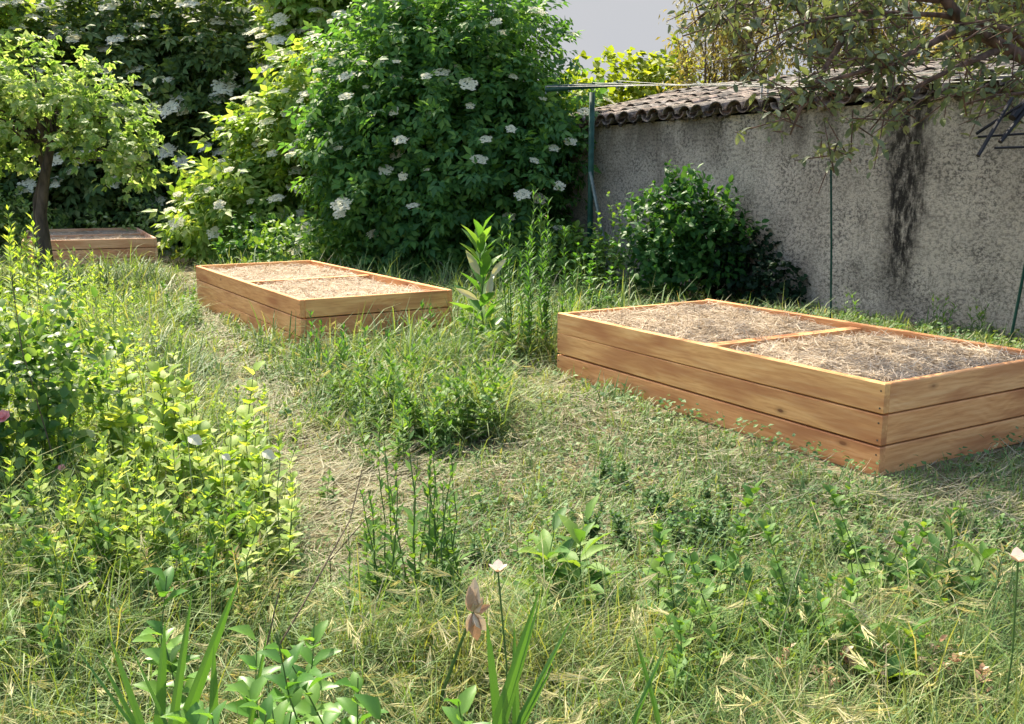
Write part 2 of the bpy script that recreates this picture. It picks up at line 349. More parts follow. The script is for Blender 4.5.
PATHS = [[P(q[0], q[1])[:2] for q in pl] for pl in (
    [(178, 262), (200, 300), (222, 335), (255, 390), (310, 450), (370, 500), (350, 560)],
    [(530, 375), (560, 400), (640, 440), (740, 480), (900, 505), (1060, 500)],
    [(370, 495), (480, 480), (560, 440)])]
def pathd(x, y):
    d = np.full(np.shape(x), 9.)
    for pl in PATHS:
        for a, b in zip(pl[:-1], pl[1:]):
            ab = b - a; t = np.clip(((x - a[0]) * ab[0] + (y - a[1]) * ab[1]) / (ab @ ab), 0, 1)
            d = np.minimum(d, np.hypot(x - a[0] - t * ab[0], y - a[1] - t * ab[1]))
    return d
WALL0 = np.array((4.489, 8.26)); WD = np.array((math.cos(R(120.5)), math.sin(R(120.5)))); WN = np.array((-WD[1], WD[0]))  # WN points to the garden
def behind_wall(x, y, mg=0):
    s = (x - WALL0[0]) * WD[0] + (y - WALL0[1]) * WD[1]
    return ((x - WALL0[0]) * WN[0] + (y - WALL0[1]) * WN[1] < mg) & (s < 7.9)

# ground: one sheet out to the horizon, fine near the camera
xs = np.unique(np.concatenate([np.linspace(-14, 14, 141), np.linspace(-600, 600, 31)])); ys = np.unique(np.concatenate([np.linspace(-2, 26, 141), np.linspace(-600, 900, 31)]))
X, Y = np.meshgrid(xs, ys); Z = np.where((abs(X) < 15) & (Y > -3) & (Y < 27), gz(X, Y), 0)
mb = MB(); nx = len(xs); I = np.arange(len(ys) - 1)[:, None] * nx + np.arange(nx - 1)[None]
mb.add(np.stack([X, Y, Z], -1), np.stack([I, I + 1, I + nx + 1, I + nx], -1))
tag(mb.build("ground", M['ground'], smooth=True), "uneven garden soil under grass and cut hay", kind="structure")

# added glowing backdrop that sets the pale sky tone low over the horizon
m_, t_, b_, out_ = nodes("sky_backdrop"); em = t_.nodes.new("ShaderNodeEmission"); em.inputs[1].default_value = .25
tc_ = t_.nodes.new("ShaderNodeTexCoord"); nz_ = t_.nodes.new("ShaderNodeTexNoise"); nz_.inputs["Scale"].default_value = .004; nz_.inputs["Detail"].default_value = 4
t_.links.new(tc_.outputs["Object"], nz_.inputs["Vector"]); r_ = ramp(t_, [(.3, (.90, .93, 1.0)), (.7, (1.0, 1.0, 1.02))]); t_.links.new(nz_.outputs[0], r_.inputs[0]); t_.links.new(r_.outputs[0], em.inputs[0]); t_.links.new(em.outputs[0], out_.inputs[0])
mb = MB(); az = np.linspace(R(-75), R(75), 41); el = np.linspace(R(-3), R(32), 13); A_, E_ = np.meshgrid(az, el); RR = 800
I = np.arange(12)[:, None] * 41 + np.arange(40)[None]
mb.add(np.stack([np.sin(A_) * np.cos(E_), np.cos(A_) * np.cos(E_), np.sin(E_)], -1) * RR, np.stack([I, I + 1, I + 42, I + 41], -1))
tag(mb.build("sky", m_, smooth=True), "pale lilac-grey summer sky low behind the garden", kind="structure")

# ------------------------------------------------------------------ roughcast wall with tiled top
def uof(px, dist_guess=None):            # position along the wall seen in picture column px
    k = (px - 512) / FPX; best = None
    lo, hi = -4, 9
    f = lambda s: (WALL0[0] + WD[0] * s) / ((WALL0[1] + WD[1] * s) * math.cos(PITCH)) - k
    for _ in range(40):
        mid = (lo + hi) / 2
        if f(mid) > 0: lo = mid
        else: hi = mid
    return lo
U_L = 7.7; U_R = -5.0
STAINS = [(uof(905), .33, .1, 2.6, 1.15), (uof(918), .07, .9, 2.2, .6), (uof(735), .5, -.1, 1.1, .5), (uof(665), .3, 1.0, 1.9, .4), (uof(800), .12, 1.1, 2.1, .3)]
M['stucco'] = stucco()
wall = thing("garden_wall", "old grey roughcast outbuilding wall with black water stains and a mossy tiled edge", "wall", (WALL0[0], WALL0[1], 0), R(120.5))
# local X along the wall (away from camera), local Y towards the garden, top of wall 2.28
mb = MB(); box(mb, U_R, U_L, -.28, 0, -.3, 2.15); box(mb, U_R, U_L, -2.6, -2.32, -.3, 2.65); box(mb, U_L - .28, U_L - .001, -2.318, -.282, -.3, 2.15)
mb.build("masonry", M['stucco'], wall)
def tile_mat():
    m, t, b, out = nodes("mossy_clay_tile"); N = t.nodes.new; K = t.links.new
    tc = N("ShaderNodeTexCoord"); g = N("ShaderNodeNewGeometry")
    nz = N("ShaderNodeTexNoise"); nz.inputs["Scale"].default_value = 9; nz.inputs["Detail"].default_value = 7; nz.inputs["Roughness"].default_value = .7; K(tc.outputs["Object"], nz.inputs["Vector"])
    r = ramp(t, [(.4, (.03, .028, .024)), (.5, (.12, .10, .085)), (.6, (.27, .24, .215)), (.72, (.42, .39, .36))]); K(nz.outputs[0], r.inputs[0])
    r2 = ramp(t, lin([(.7, .7, .72), (1, .98, .96), (1, .82, .74), (.8, .8, .72)])); K(g.outputs["Random Per Island"], r2.inputs[0])
    mu = N("ShaderNodeMix"); mu.data_type = 'RGBA'; mu.blend_type = 'MULTIPLY'; mu.inputs["Factor"].default_value = 1; K(r.outputs[0], mu.inputs["A"]); K(r2.outputs[0], mu.inputs["B"])
    K(mu.outputs["Result"], b.inputs["Base Color"]); b.inputs["Roughness"].default_value = .9
    bp = N("ShaderNodeBump"); bp.inputs["Distance"].default_value = .02; K(nz.outputs[0], bp.inputs["Height"]); K(bp.outputs[0], b.inputs["Normal"])
    return m
M['tile'] = tile_mat()
mb = MB(); pitch = .29; slope = math.atan(.22)
def barrel(mb, u, y0, length, r0, r1, up, z0, yaw=0, thick=.014, sink=0):
    """half-round tile from y0 back, convex (up=1) or channel (up=-1)"""
    n = 8; th = np.linspace(0, math.pi, n + 1); rings = []
    for k, (yy, r) in enumerate(((0, r0), (length, r1))):
        for rr in (r, r - thick):
            x = np.cos(th) * rr; z = np.sin(th) * rr * up * .8
            rings.append(np.stack([x + u + yaw * yy, np.full(n + 1, y0 - yy * math.cos(slope)), z + z0 + yy * math.sin(slope) + sink * k], 1))
    V = np.concatenate(rings); m = n + 1; q = []
    for j in range(n):
        q += [(j, j + 1, 2 * m + j + 1, 2 * m + j), (m + j, 3 * m + j, 3 * m + j + 1, m + j + 1), (j, m + j, m + j + 1, j + 1), (2 * m + j, 2 * m + j + 1, 3 * m + j + 1, 3 * m + j)]
    for j in (0, n): q.append((j, 2 * m + j, 3 * m + j, m + j))
    mb.add(V, q)
for i in range(int((U_L + .2 - U_R) / pitch)):
    u = U_R + .1 + i * pitch
    for k in range(7):
        jz = rng.normal(0, .006)
        y0 = .17 - k * .40 * math.cos(slope); z0 = 2.195 + k * .40 * math.sin(slope)
        barrel(mb, u + rng.normal(0, .008), y0 + rng.normal(0, .02), .46, .132 + rng.normal(0, .006), .108, 1, z0 + jz + .012, rng.normal(0, .03))
        barrel(mb, u + pitch / 2, y0 + rng.normal(0, .015) - .02, .46, .112, .13, -1, z0 + .045 + jz, 0)
mb.build("roof_tiles", M['tile'], wall, smooth=False)
mb = MB(); box(mb, U_R, U_L, -2.32, -.01, 2.06, 2.08)
V = mb.V[0]; V[:, 2] += np.where(V[:, 1] < -1, .5, .03); mb.V[0] = V
mb.build("roof_deck", M['drystem'], wall)
mb = MB()                                                       # loose mortar and moss lumps along the eave
for i in range(90):
    u = rng.uniform(U_R, U_L); c = np.array((u, .01 + rng.uniform(-.02, .06), 2.155 + rng.normal(0, .012)))
    tube(mb, [c + (-.04, 0, 0), c, c + (.04, 0, .0)], [.012, rng.uniform(.02, .035), .012], 6)
mb.build("eave_mortar", M['tile'], wall)

# ------------------------------------------------------------------ raised beds
def stalks(n, x0, x1, y0, y1, zf, L=(.05, .16), wd=.0025, lift=.25, r=rng):
    pos = np.stack([r.uniform(x0, x1, n), r.uniform(y0, y1, n)], 1); a = r.uniform(0, 2 * math.pi, n)
    z = zf(pos[:, 0], pos[:, 1]) + .004 + r.uniform(0, .02, n)
    d = np.stack([np.cos(a), np.sin(a), r.normal(0, lift, n)], 1)
    return np.column_stack([pos, z]), norm(d), r.uniform(*L, n)
STRAW_T = (np.array([(-.5, 0, 0), (.5, 0, 0), (.45, .5, .06), (-.45, .5, .06), (-.15, 1, 0), (.15, 1, 0)], float), np.array([(0, 1, 2, 3), (3, 2, 5, 4)]), E3)
def raised_bed(i, label, fill_label, nb, divide, missing=()):
    n, a, Ln, W, f = BEDS[i]
    bed = thing("raised_bed", label, "raised bed", (n[0], n[1], -.024), a, "wooden raised garden beds")
    WM = M['wood_pale' if i == 2 else 'wood']
    sg = -1 if i != 2 else 1                    # local Y of the bed interior
    H, T, G = .158, .04, .009
    def board(nm, p0, length, rz, thick_dir=1, z=0, h=H, t=T):
        mb = MB(); e = .005
        c = np.array([(0, 0), (length, 0), (length, t), (0, t)], float)
        ce = np.array([(e, e), (length - e, e), (length - e, t - e), (e, t - e)])
        V = [(*q, e) for q in c] + [(*q, h - e) for q in c] + [(*q, 0) for q in ce] + [(*q, h) for q in ce]
        V = np.array(V); V[:, 2] -= h / 2
        q = [(3, 2, 6, 7), (0, 1, 5, 4), (1, 2, 6, 5), (3, 0, 4, 7)]
        q = [(0, 1, 5, 4), (1, 2, 6, 5), (2, 3, 7, 6), (3, 0, 4, 7), (8, 11, 10, 9), (12, 13, 14, 15)]
        for j in range(4): q += [(j, 8 + j, 8 + (j + 1) % 4, (j + 1) % 4), (4 + j, 4 + (j + 1) % 4, 12 + (j + 1) % 4, 12 + j)]
        mb.add(V, q); o = mb.build(nm, WM, bed); o.location = (p0[0], p0[1], z + h / 2); o.rotation_euler = (0, rng.normal(0, .0012), rz)
        return o
    for k in range(3):
        z = k * H + G; o = .004 * rng.random(4)
        h = H - G
        # front long side (local Y=0), back long side, two ends butted between them
        if sg < 0:
            board("long_board", (0, -T + o[0] * .5), Ln, 0, z=z, h=h); board("long_board", (0, -W + o[1] * .5), Ln, 0, z=z, h=h)
            board("end_board", (T + .001 + o[2] * .5, -W + T + .004), W - 2 * T - .006, R(90), z=z, h=h)
            board("end_board", (Ln - .002, -W + T + .004), W - 2 * T - .006, R(90), z=z, h=h)
        else:
            board("long_board", (0, o[0] * .5), Ln, 0, z=z, h=h); board("long_board", (0, W - T - o[1] * .5), Ln, 0, z=z, h=h)
            board("end_board", (T + .001, T + .004), W - 2 * T - .006, R(90), z=z, h=h); board("end_board", (Ln - .002, T + .004), W - 2 * T - .006, R(90), z=z, h=h)
    ya, yb = (-W + T + .004, -T - .004) if sg < 0 else (T + .004, W - T - .004)
    for (x, y) in ((T + .004, ya + .002), (Ln - T - .064, ya + .002), (T + .004, yb - .062), (Ln - T - .064, yb - .062)):
        mb = MB(); box(mb, 0, .06, 0, .06, 0, .43); mb.build("corner_post", WM, bed, loc=(x, y, 0))
    mb = MB(); xd = Ln * divide
    box(mb, 0, yb - ya - .002, -.02, .065, -.06, .064)
    o = mb.build("divider_board", WM, bed); o.location = (xd + .0225, ya + .001, .388); o.rotation_euler = (0, 0, R(90))
    for cx in (.02, Ln - .02):
        for k in range(3):
            for dz in (.035, .12):
                c = np.array((cx, 0 if sg < 0 else W, k * H + dz)); dn = np.array((0, 1, 0)); mb = MB()
                tube(mb, [c - dn * .001, c + dn * .003], .005, 8); mb.build("screw", M['drystem'], bed)
    # fill: bumpy soil with chopped straw, lies in the bed: stuff of its own
    zf = lambda x, y: (.410 if i == 0 else .388 if i == 1 else .385) + .022 * vn(x, y, 2.2, i) + .012 * vn(x, y, 9, i + 1) - .03 * np.exp(-((x - xd + .12) / .12) ** 2) * (i == 0)
    gx = np.linspace(T + .006, Ln - T - .006, 90); gy = np.linspace(ya + .002, yb - .002, 50); X, Y = np.meshgrid(gx, gy)
    near_div = (abs(X - xd) < .03)
    mb = MB(); I = np.arange(49)[:, None] * 90 + np.arange(89)[None]
    mb.add(np.stack([X, Y, zf(X, Y)], -1), np.stack([I, I + 1, I + 91, I + 90], -1))
    so_ = mb.build("straw_mulch", M['bedsoil'], smooth=True); so_.location = (n[0], n[1], 0); so_.rotation_euler = (0, 0, a)
    tag(so_, fill_label, "mulch", kind="stuff")
    p, d, L = stalks(nb, .06, Ln - .06, ya + .02, yb - .02, zf, lift=.2)
    e_ = p + d * L[:, None]; dx = (np.abs(p[:, 0] - xd - .02) > .06) & (e_[:, 1] > ya) & (e_[:, 1] < yb) & (e_[:, 0] > .05) & (e_[:, 0] < Ln - .05); p, d, L = p[dx], d[dx], L[dx]
    tc_ = np.stack([rng.uniform(.15, Ln - .15, 26), rng.uniform(ya + .12, yb - .12, 26)], 1); nt2 = 26 * 22; ip = np.repeat(tc_, 22, 0) + rng.normal(0, .03, (nt2, 2)); d2 = norm(rng.normal(0, 1, (nt2, 3)) * (1, 1, .3) + (0, 0, .45))
    p = np.concatenate([p, np.column_stack([ip, zf(ip[:, 0], ip[:, 1]) + rng.uniform(0, .03, nt2)])]); d = np.concatenate([d, d2]); L = np.concatenate([L, rng.uniform(.04, .10, nt2)])
    m2 = MB(); up = np.tile((0, 0, 1.), (len(p), 1)); scatter(m2, STRAW_T, p, frames(d, up, rng.uniform(-.6, .6, len(p))), np.column_stack([np.full(len(p), .0045), L, L]))
    o = m2.build("straw", M['straw'], so_); o["kind"] = "stuff"
    return bed
raised_bed(0, "largest new wooden raised bed in front of the roughcast wall, three planks high", "straw mulch and crumbly soil filling the bed by the wall", 14000, .47)
raised_bed(1, "wooden raised bed half sunk in grass in front of the flowering elder bush", "dry straw mulch filling the bed in the middle of the meadow", 8000, .5)
raised_bed(2, "farthest pinkish wooden raised bed behind the twisted small tree", "straw mulch lying low in the farthest bed", 3000, .5)

# ------------------------------------------------------------------ shrubs and trees
def crown(lobes, ntwig, per, tmpl, size, r=rng, twig=.22, shell=(.72, 1.03), up=.35, zmin=.05, inner=.25, sq=.25):
    """leaves gathered in twigs over the lobes (cx,cy,cz,rx,ry,rz); returns pos, dir, up vectors, scale"""
    lobes = np.array(lobes, float); wt = (lobes[:, 3] * lobes[:, 4] + lobes[:, 4] * lobes[:, 5]); wt /= wt.sum()
    li = r.choice(len(lobes), ntwig, p=wt); n = norm(r.normal(size=(ntwig, 3)))
    rr = r.uniform(*shell, ntwig); k = r.random(ntwig) < inner; rr[k] = r.uniform(.3, shell[0], k.sum())
    c = lobes[li, :3] + n * lobes[li, 3:] * (rr * (1 + .13 * vn(n[:, 0] * 3 + li, n[:, 2] * 3 + n[:, 1] * 2, 1.5)))[:, None]
    ok = c[:, 2] > zmin; c, n = c[ok], n[ok]; nt_ = len(c)
    td = norm(n + np.array((0, 0, up)) + r.normal(0, .35, (nt_, 3)))
    t = r.uniform(0, 1, (nt_, per)); pos = c[:, None] + td[:, None] * (t * twig)[..., None] + r.normal(0, twig * .12, (nt_, per, 3))
    az = norm(r.normal(size=(nt_, per, 3))); d = norm(az + td[:, None] * .7 + np.array((0, 0, -sq)))
    u = norm(np.broadcast_to(n[:, None] * .7 + np.array((0, 0, .9)), d.shape) + r.normal(0, .25, d.shape))
    s = size * r.uniform(.6, 1.25, (nt_, per))
    return pos.reshape(-1, 3), d.reshape(-1, 3), u.reshape(-1, 3), s.ravel(), c, n
def foliage(mb, tmpl, cr): scatter(mb, tmpl, cr[0], frames(cr[1], cr[2]), cr[3])
def branches(mb, base, tips, r0, r=rng, mid=.5, n=6):
    base = np.asarray(base, float)
    for tp in tips:
        tp = np.asarray(tp, float); m = base * (1 - mid) + tp * mid; m[2] += .15 * abs(tp[2] - base[2]) * 0 + .1
        pts = np.array([base, base * .6 + m * .4 + r.normal(0, .04, 3), m + r.normal(0, .08, 3), (m + tp) / 2 + r.normal(0, .08, 3), tp])
        tube(mb, pts, np.array([1, .75, .55, .35, .12]) * r0 * r.uniform(.7, 1.1), n)
# an elder flower head: a flat plate of tiny florets
def umbel_mesh(rad=.07, n=46):
    mb = MB(); a = rng.uniform(0, 6.28, n); q = rng.random(n) ** .6 * rad * (1 + .18 * np.sin(a * 5))
    p = np.stack([q * np.cos(a), q * np.sin(a), .012 * rng.random(n) - q * .18], 1)
    d = np.stack([np.cos(a + 1), np.sin(a + 1), np.zeros(n)], 1); u = norm(np.stack([rng.normal(0, .25, n), rng.normal(0, .25, n), np.ones(n)], 1))
    scatter(mb, leaf_t(.42, .05, .05, .5), p - d * .009, frames(d, u), rng.uniform(.026, .042, n))
    return mb.mesh("flower_head", M['flower'])
UMB = [umbel_mesh(.095, 170), umbel_mesh(.115, 220), umbel_mesh(.08, 130)]
def flower_heads(parent, pts, nrm, r=rng, lo=.8, hi=1.3, face=.2):
    for p, n in zip(pts, nrm):
        o = link("flower_head", UMB[r.integers(3)], parent, tuple(p))
        v = norm(np.array(n) * face + np.array((0, 0, .8)) + np.array((0, -.38, 0)) + r.normal(0, .12, 3))
        o.rotation_euler = (math.atan2(-v[1], v[2]), math.asin(np.clip(v[0], -1, 1)), 0)
        s = r.uniform(lo, hi); o.scale = (s, s, s)
def shrub(name, label, cat, base, lobes, mat, ntwig, per, tmpl, size, nf=0, stem_r=.035, nst=9, bark='bark_pale', group=None, flo=(.8, 1.3), seen=True, inner=.25, twig=.22, up=.35, shell=(.72, 1.03), win=None, fsp=.26):
    b = np.array(base, float); L = [np.array(l, float) - np.array((*b, 0, 0, 0)) for l in lobes]
    t = thing(name, label, cat, tuple(b), 0, group)
    cr = crown(L, ntwig, per, tmpl, size, inner=inner, twig=twig, up=up, shell=shell); m = MB(); foliage(m, tmpl, cr); m.build("foliage", M[mat], t, smooth=True)
    m = MB(); idx = rng.choice(len(cr[4]), min(nst, len(cr[4])), replace=False); branches(m, (0, 0, -.05), cr[4][idx], stem_r); m.build("stem", M[bark], t)
    if nf:
        c, n = cr[4] + cr[5] * (twig * .6 + .05 + size * .35), cr[5]
        w = c + b; vis = (n[:, 1] < .25) & (n[:, 2] > -.35) if seen else np.ones(len(n), bool)
        # well spaced, on the outside only
        if win: vis &= (w[:, 0] > win[0]) & (w[:, 0] < win[1]) & (w[:, 2] < win[2])
        lf = cr[0] + cr[1] * cr[3][:, None] * .5; v = norm(np.array((0, 0, CAM_H)) - b); ids = np.flatnonzero(vis); keep = []
        for j in rng.permutation(ids)[:2500]:
            rel = lf - c[j]; al = rel @ v; pr = np.linalg.norm(rel - al[:, None] * v, axis=1)
            if ((al > .03) & (pr < .13)).sum() <= 1 and all(np.linalg.norm(c[j] - c[k]) > fsp for k in keep): keep.append(j)
            if len(keep) >= nf: break
        flower_heads(t, c[keep], n[keep], lo=flo[0], hi=flo[1])
    return t

# flowering elder in the middle
shrub("elder_bush", "big dark green elder bush with flat white flower heads in front of the wall's end", "bush", (-1.1, 14.3, 0),
      [(-1.0, 14.4, 2.0, 1.6, 1.4, 2.0), (-.5, 14.3, 1.1, 1.3, 1.3, 1.2), (-1.75, 14.2, 1.0, 1.05, 1.1, 1.1), (-.6, 14.5, 2.9, 1.1, 1.1, 1.25), (-1.65, 14.6, 2.7, .95, 1.0, 1.1), (.25, 14.0, 1.9, .6, .6, .8), (-2.2, 14.0, 1.9, .6, .7, .8)],
      'elder', 4200, 4, COMP, .30, nf=64, shell=(.6, 1.28), flo=(.45, 1.2))
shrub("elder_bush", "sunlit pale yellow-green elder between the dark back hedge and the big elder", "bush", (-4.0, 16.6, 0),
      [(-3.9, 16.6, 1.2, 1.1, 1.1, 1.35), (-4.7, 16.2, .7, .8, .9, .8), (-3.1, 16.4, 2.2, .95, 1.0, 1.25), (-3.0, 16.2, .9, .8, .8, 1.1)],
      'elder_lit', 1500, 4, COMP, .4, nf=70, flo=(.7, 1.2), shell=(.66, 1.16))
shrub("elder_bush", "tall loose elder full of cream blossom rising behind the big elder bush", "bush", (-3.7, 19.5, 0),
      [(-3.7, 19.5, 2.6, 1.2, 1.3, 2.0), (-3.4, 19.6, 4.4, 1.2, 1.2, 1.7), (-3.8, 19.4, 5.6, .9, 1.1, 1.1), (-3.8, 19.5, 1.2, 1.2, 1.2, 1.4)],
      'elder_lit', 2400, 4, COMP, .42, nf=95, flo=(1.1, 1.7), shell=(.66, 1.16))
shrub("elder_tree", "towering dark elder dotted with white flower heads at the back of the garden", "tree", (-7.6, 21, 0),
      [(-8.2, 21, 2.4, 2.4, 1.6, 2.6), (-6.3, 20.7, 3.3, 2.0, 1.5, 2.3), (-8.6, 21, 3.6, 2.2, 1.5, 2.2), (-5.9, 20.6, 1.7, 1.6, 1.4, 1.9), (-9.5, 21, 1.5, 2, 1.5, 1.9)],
      'elder_shaded', 4200, 4, COMP, .42, nf=98, win=(-10, -4.4, 6.2), flo=(1.2, 2.1), shell=(.66, 1.15), stem_r=.09, bark='bark')
shrub("elder_tree", "sunlit pale elder with blossom at the top left corner behind the small tree", "tree", (-12, 21, 0),
      [(-12.2, 21.5, 2.6, 2.2, 1.8, 2.8), (-11.4, 20.6, 3.6, 2.0, 1.6, 2.0), (-13.6, 20, 3, 2, 1.5, 2.5), (-10.6, 19.4, 4.2, 1.0, 1.0, 1.2)],
      'elder_lit', 2300, 4, COMP, .42, nf=90, win=(-12.6, -9, 6.2), flo=(1.3, 2.0), shell=(.66, 1.12), stem_r=.08)
# farther dark hedge closing the view
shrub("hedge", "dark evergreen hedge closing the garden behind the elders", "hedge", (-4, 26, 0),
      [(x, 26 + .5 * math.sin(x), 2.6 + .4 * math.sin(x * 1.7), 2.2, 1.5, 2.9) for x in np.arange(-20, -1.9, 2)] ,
      'elder_shaded', 6500, 6, L6W, .24, nst=14, stem_r=.08, bark='bark', inner=.1)
# low bushes and brambles in front of the hedges
for (x, y, rx, h, mt, lb) in ((-5.2, 17.6, .8, 1.0, 'weed', "low leafy bramble beside the right corner of the farthest bed"),
                              (-3.9, 14.6, .6, .7, 'elder', "small dark shrub at the foot of the pale elder"),
                              (-3.0, 13.2, .7, .75, 'weed', "low green bush left of the big elder's foot"),
                              (-7.5, 19.9, 1.5, .95, 'figleaf', "dry pale scrub standing behind the farthest bed"),
                              (-10.8, 18.6, 1.6, 1.2, 'figleaf', "pale scrub behind the small tree at the left edge"),
                              (.45, 12.2, .8, .7, 'weed', "leafy undergrowth around the foot of the green clothesline post")):
    shrub("low_bush", lb, "bush", (x, y, 0), [(x, y, h * .45, rx, rx * .8, h * .6), (x + rx * .4, y + .1, h * .35, rx * .7, rx * .6, h * .5)], mt, int(420 * rx), 6, L6, .10, stem_r=.012, nst=8)

# small twisted tree at the left
t = thing("small_tree", "small tree with twisted dark double trunk and yellow-green leaves at the left", "tree", (-6.35, 12.7, 0))
m = MB()
trunk = [Q(46, 300, 12.7), Q(47, 260, 12.7), Q(41, 215, 12.75), Q(45, 175, 12.7), Q(52, 140, 12.7), Q(56, 110, 12.7)]
b0 = np.array((-6.35, 12.7, 0)); trunk = np.array(trunk) - b0; trunk[0, 2] = -.1
tube(m, trunk, [.10, .085, .075, .065, .05, .035], 9)
tr2 = np.array([Q(42, 300, 12.8), Q(38, 240, 12.85), Q(36, 200, 12.9), Q(44, 170, 12.95), Q(36, 140, 12.9), Q(25, 110, 12.9)]) - b0; tr2[0, 2] = -.1
tube(m, tr2, [.06, .05, .045, .04, .035, .02], 8)
m.build("trunk", M['bark'], t, smooth=True)
lob = [(-5.9, 12.7, 2.35, .8, .8, .42), (-6.9, 12.8, 2.2, .9, .8, .5), (-5.25, 12.6, 2.0, .6, .6, .42), (-6.3, 12.7, 2.75, .8, .8, .32), (-7.3, 12.9, 2.7, .8, .7, .45), (-4.95, 12.5, 1.65, .3, .4, .25), (-7.2, 12.8, 1.9, .5, .5, .3)]
L = [np.array(l) - np.array((*b0, 0, 0, 0)) for l in lob]
cr = crown(L, 620, 5, LOBED, .13, twig=.28, up=0, zmin=1.2, inner=.3, shell=(.5, 1.25)); m = MB(); foliage(m, LOBED, cr); m.build("crown", M['figleaf'], t)
m = MB(); tips = cr[4][rng.choice(len(cr[4]), 26, replace=False)]
branches(m, trunk[4], tips[:14], .03); branches(m, tr2[4], tips[14:], .025); m.build("branch", M['bark'], t)

# trees behind the wall
shrub("yellow_bush", "bright yellow-green bush lit by the sun behind the tiled wall top", "bush", (2.6, 20.5, 0),
      [(2.2, 20.5, 2.7, 1.3, 1.2, 1.2), (3.3, 20.5, 2.8, 1.0, 1.0, 1.2), (1.3, 20.6, 2.2, .9, .9, 1.1), (2.5, 20.6, 1.3, 1.5, 1.2, 1.6)], 'yellow', 1500, 6, L6W, .17, stem_r=.04)
shrub("shade_tree", "tall leafy tree standing behind the outbuilding to the right", "tree", (11.5, 16, 0),
      [(11.5, 16, 4.5, 3.0, 3.0, 3.0), (9.5, 17.5, 3.6, 2.2, 2.2, 2.6)], 'willow', 2600, 6, L6W, .22, stem_r=.12)
def willow(base, label, h, spread, n):
    b = np.array(base, float); t = thing("willow_tree", label, "tree", tuple(b), 0, "brown-stemmed willows behind the wall"); st = MB(); fo = MB(); P0, D0, U0, S0 = [], [], [], []
    for i in range(n):
        a = rng.uniform(0, 6.28); top = np.array((math.cos(a) * spread * rng.uniform(.2, 1), math.sin(a) * spread * .7 * rng.uniform(.2, 1), h * rng.uniform(.65, 1.05)))
        pts = wob((rng.normal(0, .15), rng.normal(0, .15), -.1), top, 6, .07); pts[1:4, :2] *= .75; tube(st, pts, np.linspace(.04, .006, 6) * rng.uniform(.6, 1.2), 5)
        for k in range(9):
            f = rng.uniform(.4, 1); q = pts[0] * (1 - f) + top * f; q2 = q + np.array((rng.normal(0, .35), rng.normal(0, .3), rng.uniform(-.35, .45)))
            tube(st, wob(q, q2, 4, .04), [.009, .007, .005, .002], 4)
            ns = 44; f2 = rng.uniform(.1, 1.1, (ns, 1)); pp = q * (1 - f2) + q2 * f2 + rng.normal(0, .09, (ns, 3))
            P0.append(pp); D0.append(norm(rng.normal(0, .6, (ns, 3)) + (q2 - q) + np.array((0, 0, -.5)))); U0.append(norm(rng.normal(0, .5, (ns, 3)) + np.array((0, 0, 1)))); S0.append(rng.uniform(.07, .14, ns))
    scatter(fo, leaf_t(.17, .04, .1), np.concatenate(P0), frames(np.concatenate(D0), np.concatenate(U0)), np.concatenate(S0))
    st.build("stem", M['bark_pale'], t); fo.build("foliage", M['willow'], t)
willow((3.9, 17.2, 0), "leftmost brown-stemmed willow rising beyond the wall beside the sky", 6.0, 1.3, 26)
willow((5.3, 15.6, 0), "dense brown-stemmed willow in the middle of the row beyond the wall", 6.2, 1.4, 30)
willow((7.1, 14.2, 0), "brown-stemmed willow beyond the wall behind the hanging oak twigs", 6.2, 1.5, 28)
willow((9.0, 12.6, 0), "rightmost willow beyond the wall at the right edge", 6.0, 1.5, 24)

# dark laurel and ivy by the wall
shrub("laurel_bush", "glossy dark green laurel bush against the grey wall behind the big bed", "bush", (2.05, 11.0, 0),
      [(2.05, 11.0, .5, .6, .45, .5), (1.85, 10.9, .9, .36, .32, .42), (2.35, 10.9, .7, .34, .32, .42), (1.7, 10.8, .5, .4, .3, .4), (2.05, 10.95, 1.05, .2, .2, .3)], 'laurel', 560, 7, L6, .10, stem_r=.012, inner=.25, twig=.18, shell=(.6, 1.3), up=.8)
shrub("ivy", "almost black ivy clump at the foot of the stained wall", "climber", (2.75, 10.75, 0),
      [(2.75, 10.75, .35, .4, .22, .5), (2.45, 11.1, .5, .3, .22, .6), (3.0, 10.35, .15, .3, .15, .35)], 'ivy', 420, 6, L6W, .07, stem_r=.012, twig=.1)

